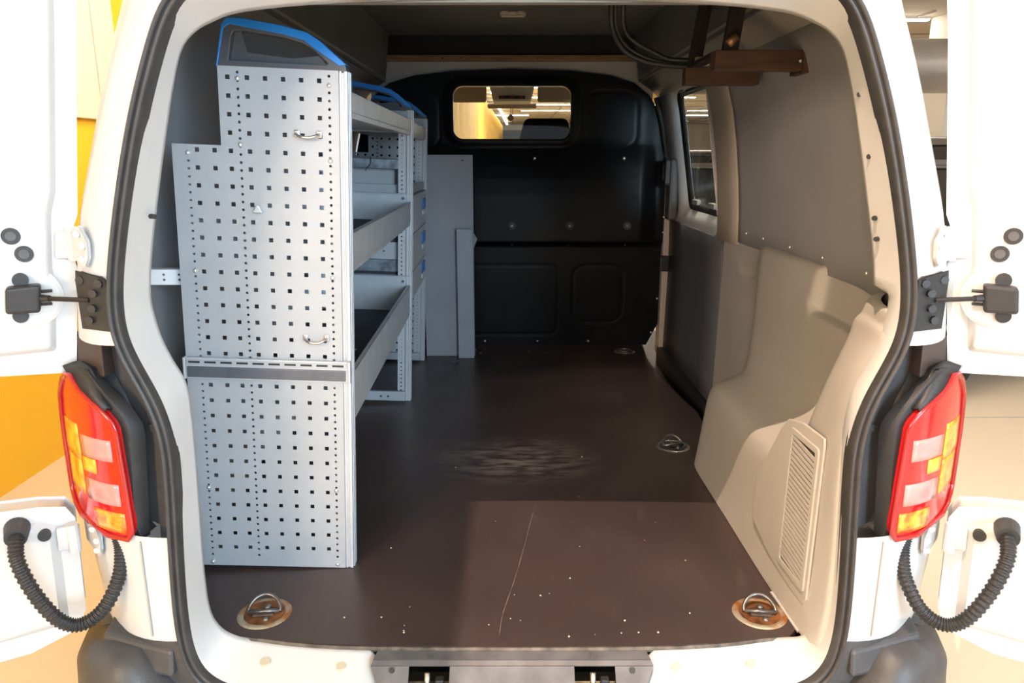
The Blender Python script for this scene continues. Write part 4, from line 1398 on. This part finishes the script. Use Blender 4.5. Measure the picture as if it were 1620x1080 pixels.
# ------------------------------------------------------------------ roof rack of wooden beams and black bars on the right
t = thing('ladder_holder', 'brown wooden beams on black steel bars hanging under the van roof', 'rack', (0, 0, 0))
B().box(.525, .758, .67, .72, 1.222, 1.272).build('front_beam', WOODD, t, bevel=0.003)
B().box(.52, .742, .98, 1.03, 1.215, 1.265).build('rear_beam', WOODD, t, bevel=0.003)
B().box(.752, .772, .665, .76, 1.215, 1.285).build('end_plate', WOODD, t, bevel=0.002)
B().sphere((.745, .668, 1.245), .005, 8, 6).build('screw', SCREW, t, smooth=True)
B().hexa([(.545, .675, 1.27), (.585, .675, 1.27), (.585, .695, 1.27), (.545, .695, 1.27), (.585, .675, 1.598), (.625, .675, 1.598), (.625, .695, 1.598), (.585, .695, 1.598)]).build('front_bar', STEELB, t, bevel=0.002)
B().hexa([(.525, .985, 1.262), (.565, .985, 1.262), (.565, 1.005, 1.262), (.525, 1.005, 1.262), (.575, .985, 1.598), (.612, .985, 1.598), (.612, 1.005, 1.598), (.575, 1.005, 1.598)]).build('rear_bar', STEELB, t, bevel=0.002)
B().box(.575, .610, .69, .99, 1.425, 1.455).build('tie_bar', STEELB, t, bevel=0.002)
B().box(.53, .565, .72, .98, 1.262, 1.275).build('tie_bar', STEELB, t, bevel=0.002)
B().box(.585, .60, .72, .80, 1.415, 1.452).build('wood_block', WOODD, t)
B().cyl((.555, .668, 1.285), (.575, .668, 1.305), .012, n=12).build('clamp', mat('copper_clamp', (0.30, 0.17, 0.10), .4, .6, .2, 40), t, smooth=True)
for k, (off, r) in enumerate(((0.0, .0085), (.035, .007), (.012, .006))):
    pts = spline([(.305 + off, .95, 1.598), (.298 + off, .97, 1.52), (.292 + off, .98, 1.44), (.300 + off, 1.0, 1.375), (.335 + off, 1.0, 1.315 + off * .6), (.40 + off, 1.0, 1.283 + off * .6), (.47, 1.0, 1.272 + off * .5), (.535, 1.0, 1.268 + off * .5)], 8)
    o = B().tube(pts, r, 8).build('hanging_hose', BLACKP, smooth=True)
    tag(o, ('thick black outer hose looping from the roof to the wooden beams', 'thinner black inner hose with the tightest loop under the roof', 'thin black hose between the two other hoses under the roof')[k], 'hose', 'hoses hanging under the van roof')
t = B().box(.545, .585, .965, .985, 1.268, 1.292).build('paper_label', mat('cream_label', (0.55, 0.50, 0.42), .6), bevel=0.002)
tag(t, 'small cream block where the hoses meet the wooden beam', 'block')

# ------------------------------------------------------------------ tail lights
LX_IN = [(.275, .752), (.283, .742), (.30, .738), (.40, .741), (.505, .745), (.522, .752), (.54, .770), (.575, .825), (.60, .846)]
LX_OUT = [(.275, .78), (.285, .87), (.305, .915), (.33, .928), (.45, .925), (.50, .918), (.545, .905), (.58, .882), (.60, .858)]


def ly(x):
    return -.050 + 3.1 * max(0, x - .72) ** 2


def lens_patch(side, z0, z1, x0=None, x1=None, off=0.0, nz=10, nx=12, inset=0.0):
    rows_ = []
    for i in range(nz + 1):
        z = lerp(z0, z1, i / nz)
        a = interp(LX_IN, z) + inset if x0 is None else (x0(z) if callable(x0) else x0)
        c = interp(LX_OUT, z) - inset if x1 is None else (x1(z) if callable(x1) else x1)
        rows_.append([(side * lerp(a, c, k / nx), ly(lerp(a, c, k / nx)) - off, z) for k in range(nx + 1)])
    return rows_


for side, word in ((-1, 'shelving'), (1, 'wheel arch trim')):
    t = thing('tail_light', 'red tail light cluster with pale and amber fields ' + ('on the left, shelving side' if side < 0 else 'on the right, wheel arch side'), 'tail light', (side * .83, .0, .275), group='tail lights')
    off = Vector((-side * .83, 0, -.275))

    def lb(rows_, nm, m, par, thick, smooth=True, bev=0.0):
        b_ = B().grid([[tuple(Vector(p) + off) for p in r] for r in rows_], flip=(side < 0))
        return b_.build(nm, m, par, smooth=smooth, solid=thick, offset=-1, bevel=bev)
    lens = lb(lens_patch(side, .275, .60, nz=24), 'lens', RED, t, .035, True, .006)
    # raised red rim around the outline
    loop = [(interp(LX_IN, z), z) for z in [.277 + .32 * k / 24 for k in range(25)]] + [(interp(LX_OUT, z), z) for z in [.597 - .32 * k / 24 for k in range(25)]]
    B().tube([(side * (x) - side * .83, ly(x) - .002, z - .275) for x, z in loop], .0055, 8, True).build('rim', mat('dark_red_rim', (0.36, 0.006, 0.008), .15, 0, .1, 10, coat=.6), t, smooth=True)
    # fields
    xi = lambda z: interp(LX_IN, z) + .012
    lb(lens_patch(side, .437, .480, .762, .842, .002, 4, 6), 'reverse_field', CLEARL, lens, .003)
    lb(lens_patch(side, .345, .390, .757, .842, .002, 4, 6), 'reverse_field', CLEARL, lens, .003)
    lb(lens_patch(side, .405, .434, .806, .845, .002, 4, 4), 'amber_field', ORANGE, lens, .003)
    lb(lens_patch(side, .425, .497, .850, lambda z: interp(LX_OUT, z) - .012, .002, 6, 6), 'amber_field', ORANGE, lens, .003)
    lb(lens_patch(side, .350, .422, .852, lambda z: interp(LX_OUT, z) - .014, .002, 6, 6), 'amber_field', ORANGE, lens, .003)
    lb(lens_patch(side, .289, .330, .752, .83, .002, 4, 6), 'amber_field', mat('amber_dark', (0.85, 0.09, 0.01), .2, 0, col2=(1.0, .42, .04), scale=45, coat=.6), lens, .003)
    # black housing behind, wrapping over the top
    rows_ = []
    for i in range(17):
        z = lerp(.272, .612, i / 16)
        a = interp([(.272, .722), (.50, .706), (.54, .725), (.612, .80)], z)
        c = interp(LX_OUT, min(z, .60)) - .012
        rows_.append([(side * lerp(a, c, k / 10), ly(lerp(a, c, k / 10)) + .012 + (.02 if k == 0 else 0), z) for k in range(11)])
    lb(rows_, 'housing', BLACKP, t, .05, True, .008)
    hood = []
    for k in range(9):
        u = k / 8
        z = lerp(.535, .612, u)
        x0_, x1_ = lerp(.752, .80, u), lerp(.766, .868, u)
        hood.append([(side * x0_, ly(x0_) + .018, z + .004), (side * lerp(x0_, x1_, .5), ly(x1_) - .004, z + .012), (side * x1_, ly(x1_) - .004, z)])
    lb(hood, 'hood', BLACKP, t, .006)

# ------------------------------------------------------------------ rear doors, swung wide open
ANG = math.radians(150)


def rear_door(side):
    t = thing('rear_door', 'white rear door swung wide open on the ' + ('left, in front of the yellow wall' if side < 0 else 'right, in front of the parked cars'), 'door', (side * .90, .03, .05))
    base = Vector((side * .90, .03, .05))
    du = Vector((-side * math.cos(ANG), -math.sin(ANG), 0))        # along the leaf, away from the hinge
    nn = Vector((-side * math.sin(ANG) , math.cos(ANG), 0))        # inner face normal, towards the camera
    if nn.y > 0:
        nn = -nn

    def edge(z):
        return side * interp([(.0, .915), (.29, .905), (.61, .856), (.89, .815), (1.27, .765), (1.42, .735)], z)

    def P(u, z, d=0.0):
        return Vector((edge(z), .03, z)) + du * u + nn * d - base
    # leaf outline with the cut-out for the tail light
    outl = [(0.0, .60), (0.0, .78), (0.0, .80), (.006, .82), (.006, .88), (0.0, .90), (0.0, 1.05), (0.0, 1.2), (0.0, 1.34), (.05, 1.40), (.35, 1.42), (.70, 1.42), (.74, 1.38),
            (.76, 1.0), (.77, .6), (.76, .10), (.74, .02), (.40, .0), (.10, .005), (.02, .03), (0.0, .07), (0.0, .20), (0.0, .28), (.015, .305), (.06, .315), (.14, .322), (.22, .335), (.26, .37), (.265, .45),
            (.26, .55), (.23, .60), (.16, .612), (.08, .606)]
    n = len(outl)
    # inner panel face with triangulated ngon + outer skin
    b_ = B()
    b_.add([P(u, z, 0) for u, z in outl] + [P(u, z, -.055) for u, z in outl],
           [tuple(range(n)), tuple(range(n, 2 * n))[::-1]] + [(i, (i + 1) % n, n + (i + 1) % n, n + i) for i in range(n)])
    leaf = b_.build('leaf', WHITE, t, bevel=0.006, seg=3)
    # raised inner pressing
    pr = [(.028, .64), (.028, .77), (.034, .80), (.036, .90), (.028, .94), (.028, 1.32), (.06, 1.37), (.68, 1.39), (.71, 1.0), (.72, .66), (.66, .645), (.30, .642)]
    n2 = len(pr)
    b_ = B()
    cen = (.37, 1.0)
    ins = [(u + (cen[0] - u) * .03, z + (cen[1] - z) * .03) for u, z in pr]
    b_.add([P(u, z, -.001) for u, z in pr] + [P(u, z, .014) for u, z in ins], [tuple(range(n2, 2 * n2))] + [(i, (i + 1) % n2, n2 + (i + 1) % n2, n2 + i) for i in range(n2)])
    b_.build('pressing', WHITE, leaf, bevel=0.006, seg=3)
    pr = [(.025, .045), (.025, .27), (.06, .29), (.22, .30), (.68, .30), (.72, .25), (.70, .05), (.4, .03)]
    n2 = len(pr)
    cen = (.37, .17)
    ins = [(u + (cen[0] - u) * .05, z + (cen[1] - z) * .10) for u, z in pr]
    b_ = B()
    b_.add([P(u, z, -.001) for u, z in pr] + [P(u, z, .012) for u, z in ins], [tuple(range(n2, 2 * n2))] + [(i, (i + 1) % n2, n2 + (i + 1) % n2, n2 + i) for i in range(n2)])
    b_.build('pressing', WHITE, leaf, bevel=0.006, seg=3)
    # rubber plugs
    for u, z in ((.098, .865), (.078, .832)):
        pl = B().cyl(P(u, z, .012), P(u, z, .018), .0155, .0145, n=20).build('plug', BLACKP, t)
        B().cyl(P(u, z, .018), P(u, z, .0195), .0085, n=16).build('plug_centre', GREYP, pl)
    # door check: recess plate, box, pins and strap to the body bracket
    uc, zc = .078, .752
    B().cyl(P(uc - .004, zc, .0125), P(uc - .004, zc, .0150), .058, .052, n=28).build('check_recess', WHITE, t)
    bx = []
    for d in (.014, .048):
        bx += [P(uc - .026, zc - .026, d), P(uc + .028, zc - .024, d), P(uc + .028, zc + .024, d), P(uc - .026, zc + .026, d)]
    cbx = B().hexa(bx).build('check_box', BLACKP, t, bevel=0.006, seg=3)
    for s in (-1, 1):
        B().cyl(P(uc + .006, zc + s * .033, .014), P(uc + .006, zc + s * .033, .022), .013, n=18).build('check_ear', BLACKP, cbx)
        B().cyl(P(uc - .026, zc + s * .012, .034), P(uc - .044, zc + s * .012, .036), .003, n=8).build('check_pin', BLACKP, cbx)
    hb = Vector((side * .762, -.048, .752)) - base
    st_ = P(uc - .02, zc, .034)
    B().tube([st_, st_.lerp(hb, .35), st_.lerp(hb, .7), hb], .0045, 8).build('check_strap', STEELB, t)
    B().cyl(st_, st_.lerp(hb, .25), .0075, .006, n=10).build('strap_sleeve', BLACKP, t)
    # hinges: plate on the body and knuckle on the leaf
    for zc_, wide in ((.845, 1), (.245, 0)):
        xk = abs(edge(zc_))
        kn = B().cyl(Vector((side * (xk - .006), .018, zc_ - .03)) - base, Vector((side * (xk - .006), .018, zc_ + .03)) - base, .012, n=14).build('hinge_knuckle', WHITE, t, smooth=False)
        bp_ = [(-.010, -.022), (-.075, -.030), (-.085, -.016), (-.088, .012), (-.070, .036), (-.058, .036), (-.040, .020), (-.010, .020)]
        b_ = B()
        hy = lambda dx: panel_y(xk + dx * .85, zc_) - .010
        k_ = len(bp_)
        q_ = [Vector((side * (xk + a * .85), hy(a) - .006, zc_ + c)) - base for a, c in bp_] + [Vector((side * (xk + a * .85), hy(a) + .006, zc_ + c)) - base for a, c in bp_]
        b_.add(q_, [tuple(range(k_)), tuple(range(k_, 2 * k_))[::-1]] + [(i, (i + 1) % k_, k_ + (i + 1) % k_, k_ + i) for i in range(k_)])
        hp = b_.build('hinge_plate', WHITE, t, bevel=0.003)
        for a, c in ((-.066, .026), (-.074, -.018), (-.080, .006)):
            B().cyl(Vector((side * (xk + a * .85), hy(a) - .011, zc_ + c)) - base, Vector((side * (xk + a * .85), hy(a) - .004, zc_ + c)) - base, .006, n=10).build('hinge_bolt', WHITE, hp)
        q_ = []
        for d in (.0, .016):
            q_ += [P(-.012, zc_ - .026, d), P(.03, zc_ - .026, d), P(.03, zc_ + .026, d), P(-.012, zc_ + .026, d)]
        B().hexa(q_).build('hinge_arm', WHITE, t, bevel=0.005)
    # corrugated cable hose from the light cluster to the leaf
    e0 = P(.105, .345 - .05, .014) 
    pz = [Vector((side * x, y, z)) - base for x, y, z in ((.800, .0, .292), (.790, -.012, .262), (.783, -.022, .232), (.788, -.035, .185), (.815, -.055, .128), (.852, -.075, .106), (.885, -.088, .125), (.918, -.095, .185), (.948, -.085, .25))]
    end = Vector((side * .965, -.055, .285)) - base
    pts = spline(pz + [end], 26)
    rad = [(.0142 if (i // 2) % 2 else .0118) for i in range(len(pts))]
    B().tube(pts, .015, 12, False, rad).build('cable_hose', BLACKP, t, smooth=False)
    g0 = P(.085, .285, .006)
    B().cyl(end + nn * -.05, end + nn * .004, .024, .020, n=20).build('grommet', BLACKP, t)
    B().cyl(P(.05, .262, .004), P(.05, .262, .016), .012, n=16).build('plug', BLACKP, t)
    return t


rear_door(-1)
rear_door(1)
# black check brackets on the body
for side in (-1, 1):
    t = thing('check_bracket', 'black steel door check bracket bolted beside the seal on the ' + ('left' if side < 0 else 'right') + ' post', 'bracket', (side * .760, .0, .752))
    q = [(-.037, -.052), (.026, -.052), (.030, .030), (.022, .050), (-.030, .044), (-.037, .038)]
    hy = lambda a: panel_y(.760 + a, .752) - .004
    k_ = len(q)
    b = B()
    b.add([(side * a, hy(a) - .006, c) for a, c in q] + [(side * a, hy(a) + .02, c) for a, c in q], [tuple(range(k_)), tuple(range(k_, 2 * k_))[::-1]] + [(i, (i + 1) % k_, k_ + (i + 1) % k_, k_ + i) for i in range(k_)])
    b.build('plate', BLACKP, t, bevel=0.003)
    for a, c in ((.016, .036), (-.012, .014), (-.006, -.014), (.004, -.036), (-.026, .032)):
        B().cyl((side * a, hy(a) - .0072, c), (side * a, hy(a), c), .0075, n=8).build('bolt', BLACKP, t)

# ------------------------------------------------------------------ bumper
t = thing('rear_bumper', 'black textured plastic rear bumper below the load sill', 'bumper', (0, -.1, -.35))
path = [(-.975, .45), (-.97, .25), (-.955, .10), (-.91, -.02), (-.83, -.085), (-.70, -.115), (-.4, -.13), (0, -.135), (.4, -.13), (.70, -.115), (.83, -.085), (.91, -.02), (.955, .10), (.97, .25), (.975, .45)]
dp = spline([(x, y, 0) for x, y in path], 5)
rows = []
for p in dp:
    a = abs(p.x)
    zt = interp([(0, -.115), (.70, -.11), (.745, -.04), (.79, .02), (.86, .03), (.94, .0), (.98, .0)], a)
    inn = Vector((p.x * .945, p.y + .09, 0)) if a > .6 else Vector((p.x, p.y + .07, 0))
    rows.append([(p.x * 1.0, p.y + .02 + .1, -.42 + .35), (p.x, p.y + .1, zt - .12 + .35), (p.x * .995, p.y + .1 + .004, zt - .035 + .35), (p.x * .985, p.y + .1 + .014, zt - .012 + .35), (p.x * .97, p.y + .1 + .03, zt + .35), (inn.x, inn.y + .1, zt + .012 + .35), (inn.x * .98, inn.y + .14, zt - .1 + .35)])
B().grid(rows, flip=False).build('shell', BUMP, t, smooth=True, solid=0.006)
for side in (-1, 1):
    pad = B()
    pad.hexa([(side * .686, .030, .325), (side * .855, .065, .335), (side * .87, .17, .335), (side * .686, .17, .325),
              (side * .686, .040, .385), (side * .845, .08, .400), (side * .85, .17, .415), (side * .686, .17, .40)])
    pad.build('corner_pad', BUMP, t, bevel=0.010, seg=3)
    pk = B()
    pk.hexa([(side * .80, .10, .33), (side * .93, .16, .33), (side * .94, .30, .33), (side * .80, .30, .33),
             (side * .815, .12, .40), (side * .87, .16, .405), (side * .875, .30, .46), (side * .815, .30, .47)])
    pk.build('corner_peak', BUMP, t, bevel=0.012, seg=3)
